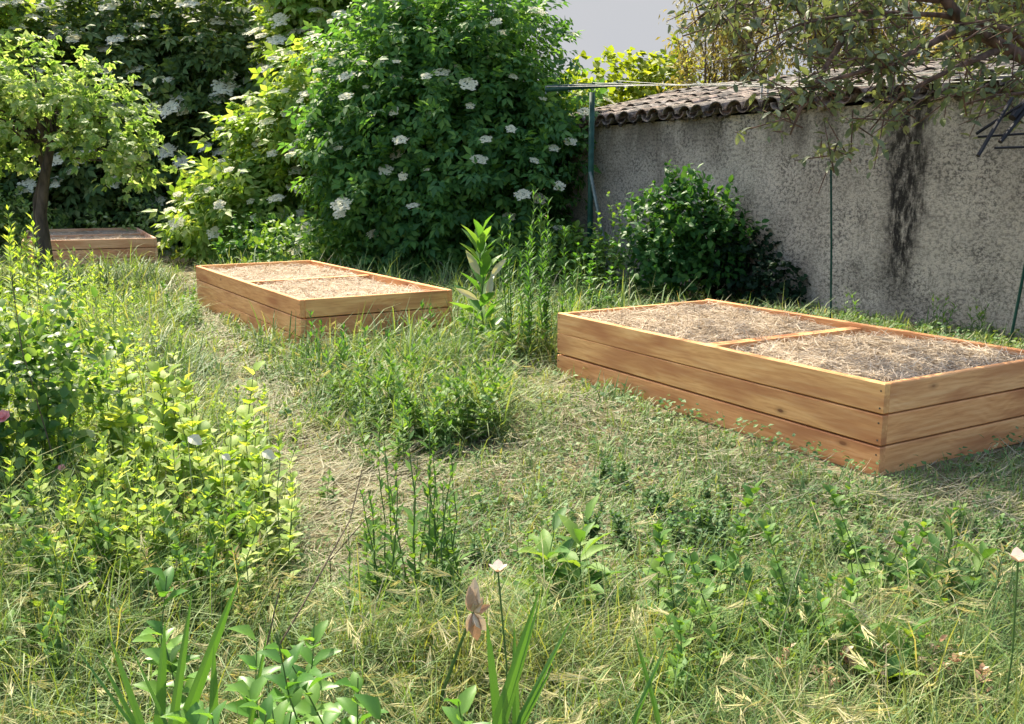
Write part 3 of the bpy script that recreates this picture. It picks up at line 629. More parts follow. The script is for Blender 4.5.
# overhanging oak at the right: trunk stands out of frame, branches reach in
B0 = np.array((5.0, 6.6, 0))
t = thing("holm_oak", "grey-leaved oak reaching its drooping branches in from the upper right corner", "tree", tuple(B0)); br = MB()
fork = np.array((4.4, 6.4, 2.0))
tube(br, np.array([(5.0, 6.6, -.1), (4.95, 6.6, .8), (4.7, 6.5, 1.5), fork]) - B0, [.2, .15, .13, .12], 10)
main = np.array([fork, Q(1100, 110, 6.1), Q(1024, 58, 6.0), Q(965, 25, 5.9), Q(930, -20, 5.9), Q(880, -90, 6.0)]); tube(br, main - B0, [.09, .055, .042, .035, .03, .02], 8)
limbs = [[Q(1080, 100, 6.2), Q(1010, 30, 6.0), Q(940, 15, 5.9), Q(860, 12, 5.8), Q(800, 24, 5.7), Q(755, 44, 5.6)],
         [Q(965, 25, 5.9), Q(900, 60, 5.7), Q(850, 75, 5.6), Q(810, 85, 5.6), Q(785, 98, 5.6)],
         [Q(940, 0, 5.9), Q(850, -10, 6.0), Q(790, -6, 6.1), Q(745, 0, 6.1), Q(715, 18, 6.1)],
         [Q(1010, 45, 6.0), Q(950, 70, 5.8), Q(900, 95, 5.7), Q(870, 130, 5.7)],
         [fork, Q(1060, 90, 6.0), Q(1000, 95, 5.8), Q(960, 105, 5.7)],
         [fork, (4.0, 6.8, 3.0), (3.3, 7.2, 3.6), (2.4, 7.6, 4.0)],
         [fork, (3.6, 7.4, 3.7), (2.2, 8.6, 4.4), (.6, 9.6, 4.9)],
         [fork, (4.5, 6.0, 3.0), (4.2, 5.4, 3.8), (3.6, 4.9, 4.3)],
         [fork, (5.2, 6.8, 3.2), (5.5, 7.2, 4.4)],
         [Q(860, 12, 5.8), Q(830, 60, 5.7), Q(800, 110, 5.6), Q(790, 135, 5.6)]]
bl = MB()
for k_ in range(60):  # thin boughs carrying the added shade crown
    q_ = rng.uniform(5.5, 10.8); limbs_end = np.array([(3.6, 7.4, 3.7), (2.2, 8.6, 4.4), (.6, 9.6, 4.9), (3.6, 4.9, 4.3)])[rng.integers(4)]
    tube(bl, wob(limbs_end, (rng.uniform(-.5, 4.2), q_, 2.4 + q_ * .2 + rng.uniform(.2, 1.1)), 5, .05) - B0, [.012, .01, .008, .006, .003], 4)
for l in limbs: tube(bl, np.array(l) - B0, np.linspace(.024, .004, len(l)), 6)
# twig clusters along the limbs
C0 = []
for l, n in zip(limbs, (26, 19, 32, 24, 24, 60, 60, 60, 40, 12)):
    l = np.array(l); f = rng.uniform(.25, 1.05, n) * (len(l) - 1); i0 = np.clip(f.astype(int), 0, len(l) - 2)
    C0.append(l[i0] + (l[i0 + 1] - l[i0]) * (f - i0)[:, None] + rng.normal(0, .085, (n, 3)) * np.array((1, 1.6, .85)))
C0.append(Q(830, 150, 5.6) + rng.normal(0, .035, (5, 3)))
C0.append(np.array([Q(rng.uniform(830, 1040), rng.uniform(-20, 70), rng.uniform(5.5, 6.8)) for _ in range(120)]))
C0.append(np.array([Q(rng.uniform(710, 870), rng.uniform(-40, 28), rng.uniform(5.5, 6.8)) for _ in range(60)]))
# wider crown above the frame, invented to throw dappled shade on bed and ground
C0.append(np.array([(4.4 + rng.normal(0, 1.2), 6.6 + rng.normal(0, 1.1), 3.9 + rng.normal(0, .5)) for _ in range(300)]))
C0.append(np.array([(rng.uniform(-.6, 4.3), q_, 2.2 + q_ * .2 + rng.uniform(.1, 1.2)) for q_ in rng.uniform(5.2, 11, 900)]))
C0 = np.concatenate(C0) - B0; n = len(C0); td = norm(rng.normal(size=(n, 3)) + np.array((-.5, 0, -.1)))
for c, d in zip(C0, td): tube(bl, [c - d * .1, c + d * .1, c + d * .22], [.005, .004, .002], 4)
per = 9; tt = rng.uniform(-.1, .24, (n, per, 1)); pos = (C0[:, None] + td[:, None] * tt + rng.normal(0, .018, (n, per, 3))).reshape(-1, 3)
d = norm(rng.normal(size=(n, per, 3)) + td[:, None] * .9).reshape(-1, 3); u = norm(rng.normal(0, .5, d.shape) + np.array((0, 0, 1)))
m = MB(); scatter(m, leaf6_t(.24, .06, .1), pos, frames(d, u), rng.uniform(.045, .09, len(pos)))
br.build("trunk", M['bark_red'], t, smooth=True); bl.build("branch", M['bark_red'], t, smooth=True); m.build("foliage", M['oak'], t)

# ------------------------------------------------------------------ clothesline post, wires, stakes, hanging frame
pb = Q(589, 290, 12.4); ctr = Q(589, 90, 12.4)
t = thing("clothesline_post", "tall dark green metal clothesline post with a crossbar in front of the wall", "clothesline post", (pb[0], 12.4, 0))
m = MB(); tube(m, [(0, 0, -.1), (0, 0, ctr[2] - .03)], .037, 14); m.build("pole", M['green_paint'], t, smooth=True)
e0, e1 = Q(546, 90, 12.7) - np.array((pb[0], 12.4, 0)), Q(622, 84, 12.1) - np.array((pb[0], 12.4, 0))
m = MB(); tube(m, [e0, e1], .028, 8); tube(m, [e0 + (.02, 0, .05), e0 * .35 + e1 * .65 + np.array((0, 0, .03))], .014, 6); m.build("crossbar", M['green_paint'], t)
m = MB(); tube(m, [Q(590, 172, 12.38) - (pb[0], 12.4, 0), np.array(Q(614, 292, 12.1)) - (pb[0], 12.4, 0)], .024, 8); m.build("brace", M['grey_metal'], t)
m = MB()
for k in range(4):
    h = e0 * (1 - k / 3.2) + e1 * (k / 3.2); tube(m, [h + (0, 0, -.05), h + (0, 0, .05)], .012, 6)
m.build("line_hook", M['grey_metal'], t)
m = MB()
W0 = np.array((pb[0], 12.4, 0)); ends = [Q(1090, 62, 7.4), Q(1090, 66, 7.2), Q(1090, 70, 7.0), Q(1090, 74, 6.8)]
for k in range(4):
    a_ = e0 * (1 - k / 3.2) + e1 * (k / 3.2) + W0 + np.array((0, 0, .045)); b_ = ends[k]; s_ = np.linspace(0, 1, 14)[:, None]
    pts = a_ * (1 - s_) + b_ * s_; pts[:, 2] -= (.10 + .02 * k) * 4 * (s_ * (1 - s_))[:, 0] * .5; tube(m, pts, .0045, 4)
tag(m.build("clothesline", M['wire']), "thin pale clotheslines stretched from the green post above the tiled wall top", "clothesline")
pg = Q(765, 86, 9.6)
m = MB(); box(m, -.04, -.022, -.012, .012, -.12, .09); box(m, .02, .036, -.012, .012, -.11, .12); tube(m, [(-.045, 0, .03), (.045, 0, .03)], .012, 6)
o = m.build("line_spacer", M['white_plastic'], loc=tuple(pg)); tag(o, "small white plastic line spreader hanging on the clotheslines above the tiles", "line spreader")

def stake(base, top, r, label, mat):
    b = np.array(base, float); m = MB(); tube(m, [(0, 0, -.05), np.array(top) * .5 - b * .5 + (.004, 0, 0), np.array(top) - b], r, 8); tp = np.array(top) - b
    o = m.build("garden_stake", M[mat], loc=tuple(b)); tag(o, label, "stake")
    m = MB(); tube(m, [tp + (0, 0, -.002), tp + (0, 0, .03)], [r * 1.35, r * 1.1], 8); m.build("cap", M['black_metal'], o)
stake(P(831, 320), Q(831, 170, P(831, 320)[1]), .011, "thin upright green garden stake in front of the middle of the grey wall", 'green_paint')
stake(P(1009, 345), Q(1028, 250, P(1009, 345)[1] - .1), .013, "slanting dark green stake leaning at the right edge by the wall foot", 'green_paint')

fr = Q(1000, 130, 5.3); t = thing("folded_drying_rack", "folded black metal frame hanging from the oak branch at the right edge", "drying rack", tuple(fr))
rod = lambda a, b, r: (tube(mb, [Q(*a) - fr, (Q(*a) + Q(*b)) / 2 - fr, Q(*b) - fr], r, 7))
for nm, rods in (("rib", [((978, 156, 5.2), (1012, 98, 5.35), .011)]), ("rib", [((1000, 142, 5.25), (1040, 92, 5.35), .013)]), ("rib", [((976, 134, 5.4), (1022, 104, 5.3), .009)]),
                 ("strut", [((978, 137, 5.35), (1050, 132, 5.35), .007), ((995, 148, 5.2), (1060, 146, 5.3), .007)]),
                 ("hub", [((1012, 118, 5.3), (1046, 78, 5.4), .022)])):
    mb = MB()
    for a, b, r in rods: rod(a, b, r)
    mb.build(nm, M['black_metal'], t)
mb = MB(); a, b = Q(1040, 82, 5.4) - fr, Q(1046, 45, 5.9) - fr; tube(mb, wob(a, b, 5, .004), .003, 5); mb.build("cord", M['black_metal'], t)

# ------------------------------------------------------------------ meadow
def blade_t(bend, w0=1., seg=4):
    V = []; 
    for k in range(seg):
        f = k / seg; V += [(-.5 * w0 * (1 - f * .55), f - bend * .22 * f * f, bend * f * f), (.5 * w0 * (1 - f * .55), f - bend * .22 * f * f, bend * f * f)]
    V.append((0, 1 - bend * .35, bend))
    q = [(2 * k, 2 * k + 1, 2 * k + 3, 2 * k + 2) for k in range(seg - 1)]
    return np.array(V, float), np.array(q), np.array([(2 * seg - 2, 2 * seg - 1, 2 * seg)])
BL = [blade_t(b, seg=s) for b, s in ((.15, 3), (.4, 3), (.75, 4), (1.0, 4))]
BARE = P(340, 487)[:2]
def zone(x, y):
    """grass height, hay share, brightness class of the meadow at x, y"""
    pd = pathd(x, y); n1 = vn(x, y, .9, 1); n2 = vn(x, y, 2.3, 2)
    h = np.full(x.shape, .25) + .06 * n1
    h = np.where((x > -.9) & (y < 5.5), .095 + .035 * n2, h)          # mown-looking right middle
    h = np.where((x < -2.0) & (y > 3), .30 + .06 * n1, h)
    h = np.where((x > -2.0) & (x < .2) & (y > 4.9) & (y < 7.6), .27 + .07 * n2, h)  # mound between the paths
    h = np.where(y < 2.62 + .15 * n2, .25 + .05 * n1, h)
    h = np.where(y > 11, .32 + .06 * n1, h)
    bd = np.where(inbed(x, y, .22) & (y < 7), 1, 0); h = h * (1 - .65 * bd); h = np.where(inbed(x, y, 1.1) & (y > 13), h * .35, h)
    wd_ = (x - WALL0[0]) * WN[0] + (y - WALL0[1]) * WN[1]; h = np.where((wd_ > 0) & (wd_ < 2.0) & (y > 4), h * .45, h)
    h = np.where(y < 2.3, .17, h)
    pf = np.clip((pd - .10 - .12 * n2) / .4, 0, 1); h = .085 + (h - .085) * pf
    bare = np.exp(-((x - BARE[0]) ** 2 + ((y - BARE[1]) * .8) ** 2) / .16); return np.maximum(h * (1 - .7 * bare), .03), np.maximum(1 - pf, np.clip(bare * 2.4, 0, 2.4))
def sample(n, d0, d1, power=1.0, mg=.9):
    """points in front of the camera, denser near it"""
    u = rng.random(n); y = d0 * (d1 / d0) ** u if power == 1 else (d0 ** (1 - power) + u * (d1 ** (1 - power) - d0 ** (1 - power))) ** (1 / (1 - power))
    x = rng.uniform(-1, 1, n) * (.60 * y + mg)
    ok = ~inbed(x, y) & ~behind_wall(x, y, .02); return x[ok], y[ok]
def grass_layer(n_tuft, per, d0, d1, name, mat, label, hs=1.0, wf=.0052, lean=.55, keep=None, bias=0.0, minh=0):
    x, y = sample(n_tuft, d0, d1); h, hay = zone(x, y)
    k = rng.random(len(x)) > hay * np.where(x > .1, .12, .36)
    if keep is not None: k &= keep(x, y)
    k &= h > minh
    x, y, h = x[k], y[k], h[k]
    la = vn(x, y, 1.1, 5) * 3.0 + rng.normal(0, 1.0, len(x))                         # local lean direction
    h = h * np.clip(rng.lognormal(0, .38, len(x)), .35, 1.9); dn = vn(x, y, 3.1, 21) + rng.normal(0, .35, len(x)) > -.55; x, y, h, la = x[dn], y[dn], h[dn], la[dn]
    n = len(x); X = np.repeat(x, per) + rng.normal(0, .022, n * per) * (1 + np.repeat(y, per) * .12); Y = np.repeat(y, per) + rng.normal(0, .022, n * per) * (1 + np.repeat(y, per) * .12)
    ib = inbed(X, Y, .006); az = np.where(rng.random(n * per) < .6, np.repeat(la, per) + rng.normal(0, .7, n * per), rng.uniform(0, 6.28, n * per))
    lz = np.abs(rng.normal(0, lean, n * per)); D = np.stack([np.cos(az) * lz, np.sin(az) * lz, np.ones(n * per)], 1)
    U = -np.stack([np.cos(az), np.sin(az), np.zeros(n * per)], 1) * -1.0
    Hh = np.repeat(h, per) * rng.uniform(.55, 1.35, n * per) * hs; Wd = wf * rng.uniform(.6, 1.4, n * per) * np.clip(Y / 3.2, .8, 3.2)
    pos = np.stack([X, Y, gz(X, Y) - .01], 1); D = norm(D); Mx = frames(D, U)
    mbb = MB(); ti = rng.choice(4, n * per, p=(.2, .3, .3, .2))
    for q in range(4):
        s_ = (ti == q) & ~ib; scatter(mbb, BL[q], pos[s_], Mx[s_], np.column_stack([Wd[s_], Hh[s_], Hh[s_]]))
    return tag(mbb.build(name, M[mat]), label, "grass", kind="stuff")
grass_layer(24000, 11, 1.5, 19, "grass", 'grass', "green meadow grass covering the garden")
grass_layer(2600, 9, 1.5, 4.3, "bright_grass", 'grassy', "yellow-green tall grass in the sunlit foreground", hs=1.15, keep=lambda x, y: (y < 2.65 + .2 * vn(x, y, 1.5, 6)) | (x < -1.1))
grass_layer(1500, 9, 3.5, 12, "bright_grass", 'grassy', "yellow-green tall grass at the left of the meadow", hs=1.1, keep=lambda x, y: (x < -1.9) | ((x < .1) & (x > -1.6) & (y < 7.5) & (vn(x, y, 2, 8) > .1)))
grass_layer(5200, 7, 1.5, 14, "dry_grass", 'hay', "dry straw-coloured grass tangled among the green", hs=.95, wf=.0036, lean=1.1)
# cut hay lying about
def hay_layer(n, d0, d1, name, label, thr):
    x, y = sample(n, d0, d1); _, hay = zone(x, y); pr = np.maximum(hay, thr + .25 * (vn(x, y, 1.9, 4) > .25)); k = rng.random(len(x)) < pr; x, y = x[k], y[k]
    a = vn(x, y, .8, 9) * 2.5 + rng.normal(0, .9, len(x)); D = norm(np.stack([np.cos(a), np.sin(a), rng.normal(.02, .13, len(x))], 1)); up = norm(np.stack([rng.normal(0, .4, len(x)), rng.normal(0, .4, len(x)), np.ones(len(x))], 1))
    z = gz(x, y) + rng.uniform(.004, .05, len(x)) * np.where(inbed(x, y, .25), .4, 1); L = rng.uniform(.08, .28, len(x)); mbb = MB()
    scatter(mbb, BL[1], np.stack([x, y, z], 1), frames(D, up), np.column_stack([.0042 * np.clip(y / 3.5, .8, 3), L, L * .5]))
    tag(mbb.build(name, M['hay']), label, "hay", kind="stuff")
hay_layer(85000, 1.6, 18, "cut_hay", "cut dry hay lying flat along the trodden paths", .2)
# low broad leaved ground cover
x, y = sample(60000, 1.6, 12); h, hay = zone(x, y); k = (rng.random(len(x)) > hay * .8) & (vn(x, y, 1.4, 11) > -.25 - .6 * ((x > -.9) & (y > 2.6) & (y < 4.3))); x, y = x[k], y[k]; n = len(x)
a = rng.uniform(0, 6.28, n); D = norm(np.stack([np.cos(a), np.sin(a), rng.uniform(-.1, .9, n)], 1)); U = norm(np.stack([rng.normal(0, .3, n), rng.normal(0, .3, n), np.ones(n)], 1))
m = MB(); scatter(m, LW, np.stack([x, y, gz(x, y) + rng.uniform(.01, .11, n)], 1), frames(D, U), rng.uniform(.012, .036, n) * np.clip(y / 4, .8, 1.6)); tag(m.build("ground_cover", M['cover']), "low broad-leaved ground cover growing between the grass", "ground cover", kind="stuff")
# drooping barley-like seed heads
def head_t(n=9):
    ts = [xf(leaf_t(.04, .02, 0, .3), sg * (.08 + .26 * rng.random()), .42 - .03 * k, (0, k * .11, -.02 * k * k * .3), rng.uniform(-.3, .2)) for k in range(n // 2 + 1) for sg in (-1, 1)]
    return merge(ts)
HT = head_t()
x, y = sample(4800, 1.6, 9); k = ((y < 2.75 + .3 * vn(x, y, 1.5, 6)) & (vn(x, y, 2.6, 12) > .0)) | ((x < .1) & (x > -2) & (y > 4.8) & (y < 7.6) & (rng.random(len(x)) < .6)) | (rng.random(len(x)) < .13)
_, hay = zone(x, y); k &= hay < .6; x, y = x[k], y[k]; n = len(x); h0 = zone(x, y)[0] * rng.uniform(.7, 1.25, n) + .02
a = vn(x, y, 1.3, 5) * 3 + rng.normal(0, 1.1, n); hd = np.stack([np.cos(a), np.sin(a)], 1); m = MB(); ms = MB()
pos = np.column_stack([x + hd[:, 0] * h0 * .5, y + hd[:, 1] * h0 * .5, gz(x, y) + h0]); D = norm(np.column_stack([hd, rng.uniform(-.7, .25, n)])); scatter(m, HT, pos, frames(D, norm(rng.normal(0, .5, (n, 3)) + (0, 0, 1))), rng.uniform(.08, .16, n))
base = np.column_stack([x, y, gz(x, y)]); 
for q in range(n):
    mid = base[q] * .5 + pos[q] * .5 + np.array((-hd[q, 0] * .03, -hd[q, 1] * .03, h0[q] * .18)); tube(ms, [base[q], mid, pos[q] - D[q] * .004, pos[q] + D[q] * .02], .0011, 3)
o = tag(m.build("grass_seed_heads", M['seed']), "pale drooping grass seed heads over the foreground meadow", "grass", kind="stuff"); q = ms.build("seed_stalks", M['seed'], o); q["kind"] = "stuff"

# ------------------------------------------------------------------ single plants
def plant(name, label, cat, loc, h, nst, tmpl, size, mat, per=26, spread=.12, lean=.12, f0=.1, up=.5, stem_r=.004, group=None, dens=None, stemmat='stem', extra=None, taper=.5):
    t = thing(name, label, cat, (loc[0], loc[1], float(gz(loc[0], loc[1])) if len(loc) < 3 else loc[2]), 0, group); sm_, fm = MB(), MB(); tops = []
    for s in range(nst):
        b = np.array((rng.normal(0, spread * .5), rng.normal(0, spread * .5), -.02)) if nst > 1 else np.array((0, 0, -.02)); hh = h * (1 if s == 0 else rng.uniform(.65, 1))
        tp = b + np.array((rng.normal(0, lean) * hh, rng.normal(0, lean) * hh, hh)); pts = wob(b, tp, 6, .012 * hh); tube(sm_, np.vstack([[(0, 0, -.06)], pts[:1] + (0, 0, .0), pts[1:]]), np.linspace(stem_r, stem_r * .4, 7), 5); tops.append(tp)
        f = np.sort(rng.uniform(f0, 1.0, per)); i0 = np.clip((f * 5).astype(int), 0, 4); pp = pts[i0] + (pts[i0 + 1] - pts[i0]) * (f * 5 - i0)[:, None]
        ga = np.arange(per) * 2.4 + rng.normal(0, .3, per); D = norm(np.stack([np.cos(ga), np.sin(ga), up + .9 * f ** 3 + rng.normal(0, .15, per)], 1)); U = np.tile((0, 0, 1.), (per, 1)) + rng.normal(0, .15, (per, 3))
        scatter(fm, tmpl, pp, frames(D, U), size * (1 - taper * f) * rng.uniform(.75, 1.2, per))
    sm_.build("stem", M[stemmat], t); fm.build("foliage", M[mat], t, smooth=True); return t, tops
# tall weed with broad leaves in the centre
c = P(482, 352); t, _ = plant("broadleaf_weed", "tall single weed with long broad upright leaves between the two nearer beds", "weed", c[:2], 1.02, 1, leaf6_t(.17, .08, .12), .34, 'broad', per=30, lean=.02, up=.95, stem_r=.011, taper=.35)
m = MB()
for (px, py, qx, qy) in ((478, 300, 456, 288), (480, 275, 466, 250), (488, 300, 492, 274), (490, 278, 506, 258)):
    b = Q(px, py, c[1] - .05); e = Q(qx, qy, c[1] - .12); d = e - b; L = np.linalg.norm(d); scatter(m, leaf6_t(.13, .05, .05), (b - np.array((c[0], c[1], gz(c[0], c[1]))))[None], frames(d[None], np.array([[0, -1., .4]])), np.array([L]))
o = m.build("silvery_leaves", M['paleleaf'], t); o["label"] = "pale silvery undersides of turned leaves"
# fleabane stand
for k, (px, hh, lb) in enumerate(((512, 1.12, "leftmost"), (528, 1.22, "second"), (541, 1.38, "tallest"), (553, 1.3, "fourth"), (565, 1.05, "rightmost"), (534, .95, "shorter front"))):
    b = P(px, 352 if k < 5 else 360); plant("tall_fleabane", f"{lb} narrow-leaved fleabane in the upright stand left of the big bed", "weed", b[:2], hh, 3, LN, .13, 'fleabane', per=52, spread=.10, lean=.035, up=.9, stem_r=.006, group="upright fleabane stand beside the big bed")
# thin stems in the foreground centre
for px, py, hh, lb in ((432, 612, .78, "tallest thin wiry weed in the centre foreground"), (412, 600, .62, "thin wiry weed left of the tallest one in the centre"), (452, 606, .6, "thin wiry weed right of the tallest one in the centre"), (385, 610, .46, "short thin weed standing left of the wiry weeds")):
    b = P(px, py); plant("wiry_weed", lb, "weed", b[:2], hh, 5, leaf_t(.16, .04, .15), .10, 'weed', per=24, spread=.09, lean=.06, up=.8, stem_r=.0035, taper=.7)
# young plants at the near bed and beside it
for px, py, hh, lb in ((322, 372, .5, "leafy weed growing against the near corner of the middle bed"), (425, 350, .42, "small weed in front of the right end of the middle bed"), (395, 382, .38, "yellowish sprig left of the tall broad-leaved weed"), (345, 378, .4, "narrow-leaved weed beside the middle bed's front corner")):
    b = P(px, py); plant("leafy_weed", lb, "weed", b[:2], hh, 3, leaf_t(.14, .05, .1), .11, 'fleabane', per=26, spread=.08, lean=.06, up=.8, stem_r=.004)
# undergrowth between elder and wall
for px, py, hh, lb in ((612, 300, 1.15, "sparse sapling beside the clothesline brace"), (632, 296, 1.3, "sparse sapling with round leaves left of the laurel"), (655, 300, 1.0, "bright sapling touching the laurel's left side"), (575, 310, .75, "bushy light green weed by the big bed's far corner"), (600, 318, .6, "low light green weed just behind the big bed's corner")):
    b = P(px, py); plant("sapling", lb, "sapling", b[:2], hh, 4, L6, .12, 'weed' if hh > .8 else 'fleabane', per=24, spread=.25, lean=.15, up=.3, stem_r=.006)
for px, py, lb in ((860, 325, "middle"), (985, 335, "right"), (935, 330, "faint")):
    b = P(px, py); plant("wall_weed", f"{lb} small grassy weed growing at the foot of the grey wall", "weed", b[:2] + WN * .08, .38, 5, LN, .12, 'weed', per=10, spread=.12, lean=.2, up=.9, stem_r=.003)
ORD = "first second third fourth fifth sixth seventh eighth ninth tenth eleventh twelfth thirteenth fourteenth".split()
def ordinal(px, allpx): return ORD[sorted(allpx).index(px)]
# far-left tall weeds
spots = [(8, 330, 1.05), (25, 345, 1.1), (48, 330, .8), (-12, 340, 1.25), (70, 350, .85), (14, 305, 1.2), (100, 335, .62), (130, 345, .55), (40, 300, .85), (-25, 310, 1.3), (85, 318, .75), (5, 370, .95)]
first = None
for px, py, hh in spots:
    b = P(px, py)
    if first is None: first, _ = plant("meadow_weed", ordinal(px, [q[0] for q in spots]) + " from the left of the tall pale meadow weeds at the left edge", "weed", b[:2], 1.0, 6, leaf_t(.17, .05, .1), .13, 'sunweed', per=40, spread=.26, lean=.07, up=.6, stem_r=.005, group="tall meadow weeds at the left edge"); first.scale = (hh,) * 3
    else: dup(first, (b[0], b[1], 0), rng.uniform(0, 6.28), hh, ordinal(px, [q[0] for q in spots]) + ' from the left of the tall pale meadow weeds at the left edge')
# scattered seedlings on the right middle, indistinguishable
first = None
for k in range(46):
    if k < 30: px, py = rng.uniform(380, 1010), rng.uniform(500, 660)
    else: px, py = rng.uniform(150, 520), rng.uniform(400, 560)
    b = P(px, py); s = rng.uniform(.6, 1.3)
    if inbed(b[0], b[1], .05): continue
    if first is None: first, _ = plant("seedling", "small upright green seedling scattered through the short grass", "seedling", b[:2], .17, 3, LW, .05, 'weed', per=10, spread=.05, lean=.2, up=.5, stem_r=.0022, group="small green seedlings in the short grass")
    else: dup(first, (b[0], b[1], 0), rng.uniform(0, 6.28), s)
# sunlit leafy weeds at the lower left
first = None
SW = ([(120, 560, .5), (150, 530, .62), (185, 545, .58), (215, 560, .5), (245, 570, .42), (165, 590, .4), (205, 520, .66), (235, 530, .55), (270, 575, .35), (100, 600, .36), (140, 620, .3), (262, 545, .45), (128, 505, .62), (180, 500, .7)])
for k, (px, py, hh) in enumerate(SW):
    lb_ = ordinal(px, [q[0] for q in SW]) + ' from the left of the bright yellow-green leafy weeds in the sunlit clump'
    b = P(px, py)
    if k in (0, 6):
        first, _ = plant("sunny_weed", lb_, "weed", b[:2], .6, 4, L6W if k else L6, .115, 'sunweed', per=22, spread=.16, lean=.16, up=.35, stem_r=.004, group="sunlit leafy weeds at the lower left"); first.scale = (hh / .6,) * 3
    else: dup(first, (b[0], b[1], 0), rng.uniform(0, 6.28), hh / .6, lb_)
for px, py, a, L, lb in ((188, 437, .3, .055, "pale papery leaf topmost in the sunlit clump"), (262, 452, -.2, .05, "white papery leaf at the right tip of the sunlit clump"), (222, 455, .5, .035, "small pale papery leaf in the middle of the sunlit clump")):
    b = Q(px, py, 3.1); m = MB(); scatter(m, L6W, np.zeros((1, 3)), frames(np.array([[math.cos(a), -.2, -.35]]), np.array([[0, -.6, .8]])), np.array([L])); tube(m, [(0, 0, 0), (-.01, .03, -.12), (-.01, .05, -b[2])], .0018, 4)
    tag(m.build("papery_leaf", M['paleleaf'], loc=tuple(b)), lb, "leaf")
first = None
LF = [(rng.uniform(-20, 290), rng.uniform(410, 640)) for _ in range(60)] + [(rng.uniform(-30, 150), rng.uniform(300, 420)) for _ in range(30)]
for px, py in LF:
    b = P(px, py)
    if pathd(b[0], b[1]) < .35: continue
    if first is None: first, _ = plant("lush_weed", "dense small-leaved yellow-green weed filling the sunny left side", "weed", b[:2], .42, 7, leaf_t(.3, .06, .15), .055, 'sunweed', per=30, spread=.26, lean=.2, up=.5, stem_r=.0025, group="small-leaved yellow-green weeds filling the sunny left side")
    else: dup(first, (b[0], b[1], 0), rng.uniform(0, 6.28), rng.uniform(.6, 1.35))
# rose bush
b = P(48, 520); t = shrub("rose_bush", "rose bush with glossy dark and sunlit leaves at the left edge", "rose bush", (b[0], b[1], 0),
      [(b[0], b[1], .45, .3, .28, .36), (b[0] - .12, b[1] + .05, .62, .26, .22, .22), (b[0] + .1, b[1], .68, .17, .17, .16), (b[0] - .3, b[1], .4, .3, .3, .4)], 'rose_leaf', 420, 7, L6, .05, stem_r=.006, nst=22, bark='stem', inner=.35, twig=.12, shell=(.5, 1.35), up=.6)
def rosebloom(parent, p, r):
    m = MB()
    for ring, (nn, rr, tl) in enumerate(((7, 1, .25), (6, .75, .7), (4, .45, 1.1))):
        a = np.arange(nn) * 6.28 / nn + ring; D = np.stack([np.cos(a), np.sin(a), np.full(nn, tl)], 1); scatter(m, leaf6_t(.5, .2, -.15), np.zeros((nn, 3)), frames(norm(D), np.tile((0, 0, 1.), (nn, 1))), np.full(nn, r * rr))
    o = m.build("bloom", M['rose'], parent); o.location = tuple(p); o.rotation_euler = (R(40), 0, 0)
rosebloom(t, Q(3, 418, b[1] - .27) - np.array((b[0], b[1], 0)), .035); rosebloom(t, Q(62, 468, b[1] - .3) - np.array((b[0], b[1], 0)), .016)
# foreground broad leaved shoots
for (px, Y_, h, s, lb) in ((262, 1.6, .62, 4, "broad-leaved shoot in the centre of the lower left foreground"), (345, 1.66, .66, 4, "broad-leaved shoot at the right of the lower left foreground"), (205, 1.7, .60, 3, "broad-leaved shoot behind the iris blades at lower left"), (300, 1.5, .60, 4, "nearest broad-leaved shoot cut by the bottom edge"), (385, 1.75, .60, 3, "rightmost broad-leaved shoot left of the withered iris")):
    x0 = (px - 512) / FPX * (Y_ * .98 + .25); plant("broad_leaf_shoot", lb, "shoot", (x0, Y_), h, s, leaf6_t(.27, .12, .24, .04), .082, 'broad', per=13, spread=.2, lean=.2, f0=.4, up=.35, stem_r=.003, taper=.3)
# rank herbs mixed into the long grass: four kinds, scattered
KH = (("herb_clump", "bushy small-leaved herb clump scattered in the long grass", L6, .06, 'weed', 26, .36, 5), ("dock_plant", "dock plant with long green leaves scattered in the meadow", leaf6_t(.17, .07, .2), .14, 'weed', 10, .26, 4),
      ("dry_herb", "dry yellowed herb scattered in the long grass", LN, .05, 'dryherb', 22, .32, 4), ("clover_clump", "low bluish green clover clump in the mown part", LW, .035, 'cover', 30, .12, 8))
for kind, (nm, lb, tm, sz, mt, pr, hh, ns) in enumerate(KH):
    first = None
    for k in range((34, 22, 20, 40)[kind]):
        if kind == 3: px, py = rng.uniform(420, 1020), rng.uniform(480, 620)
        elif rng.random() < .55: px, py = rng.uniform(0, 260), rng.uniform(290, 700)
        else: px, py = rng.choice([rng.uniform(300, 520), rng.uniform(540, 1000)]), 0; py = rng.uniform(350, 440) if px < 520 else rng.uniform(600, 715)
        b = P(px, py); sc_ = rng.uniform(.6, 1.35)
        if inbed(b[0], b[1], .1) or pathd(b[0], b[1]) < .25: continue
        if first is None: first, _ = plant(nm, lb, "weed", b[:2], hh, ns, tm, sz, mt, per=pr, spread=.14, lean=.22, up=.45, stem_r=.0025, group=lb.replace("plant ", "plants ").replace("clump ", "clumps "))
        else: dup(first, (b[0], b[1], 0), rng.uniform(0, 6.28), sc_)
first = None
for k in range(34):
    px, py = rng.uniform(300, 525), rng.uniform(365, 470); b = P(px, py)
    if inbed(b[0], b[1], .1) or pathd(b[0], b[1]) < .3: continue
    if first is None: first, _ = plant("mound_weed", "leafy weed in the green island between the two trodden paths", "weed", b[:2], .36, 6, leaf_t(.16, .05, .15), .095, 'weed', per=24, spread=.2, lean=.18, up=.6, stem_r=.003, group="leafy weeds in the green island between the paths")
    else: dup(first, (b[0], b[1], 0), rng.uniform(0, 6.28), rng.uniform(.6, 1.25))
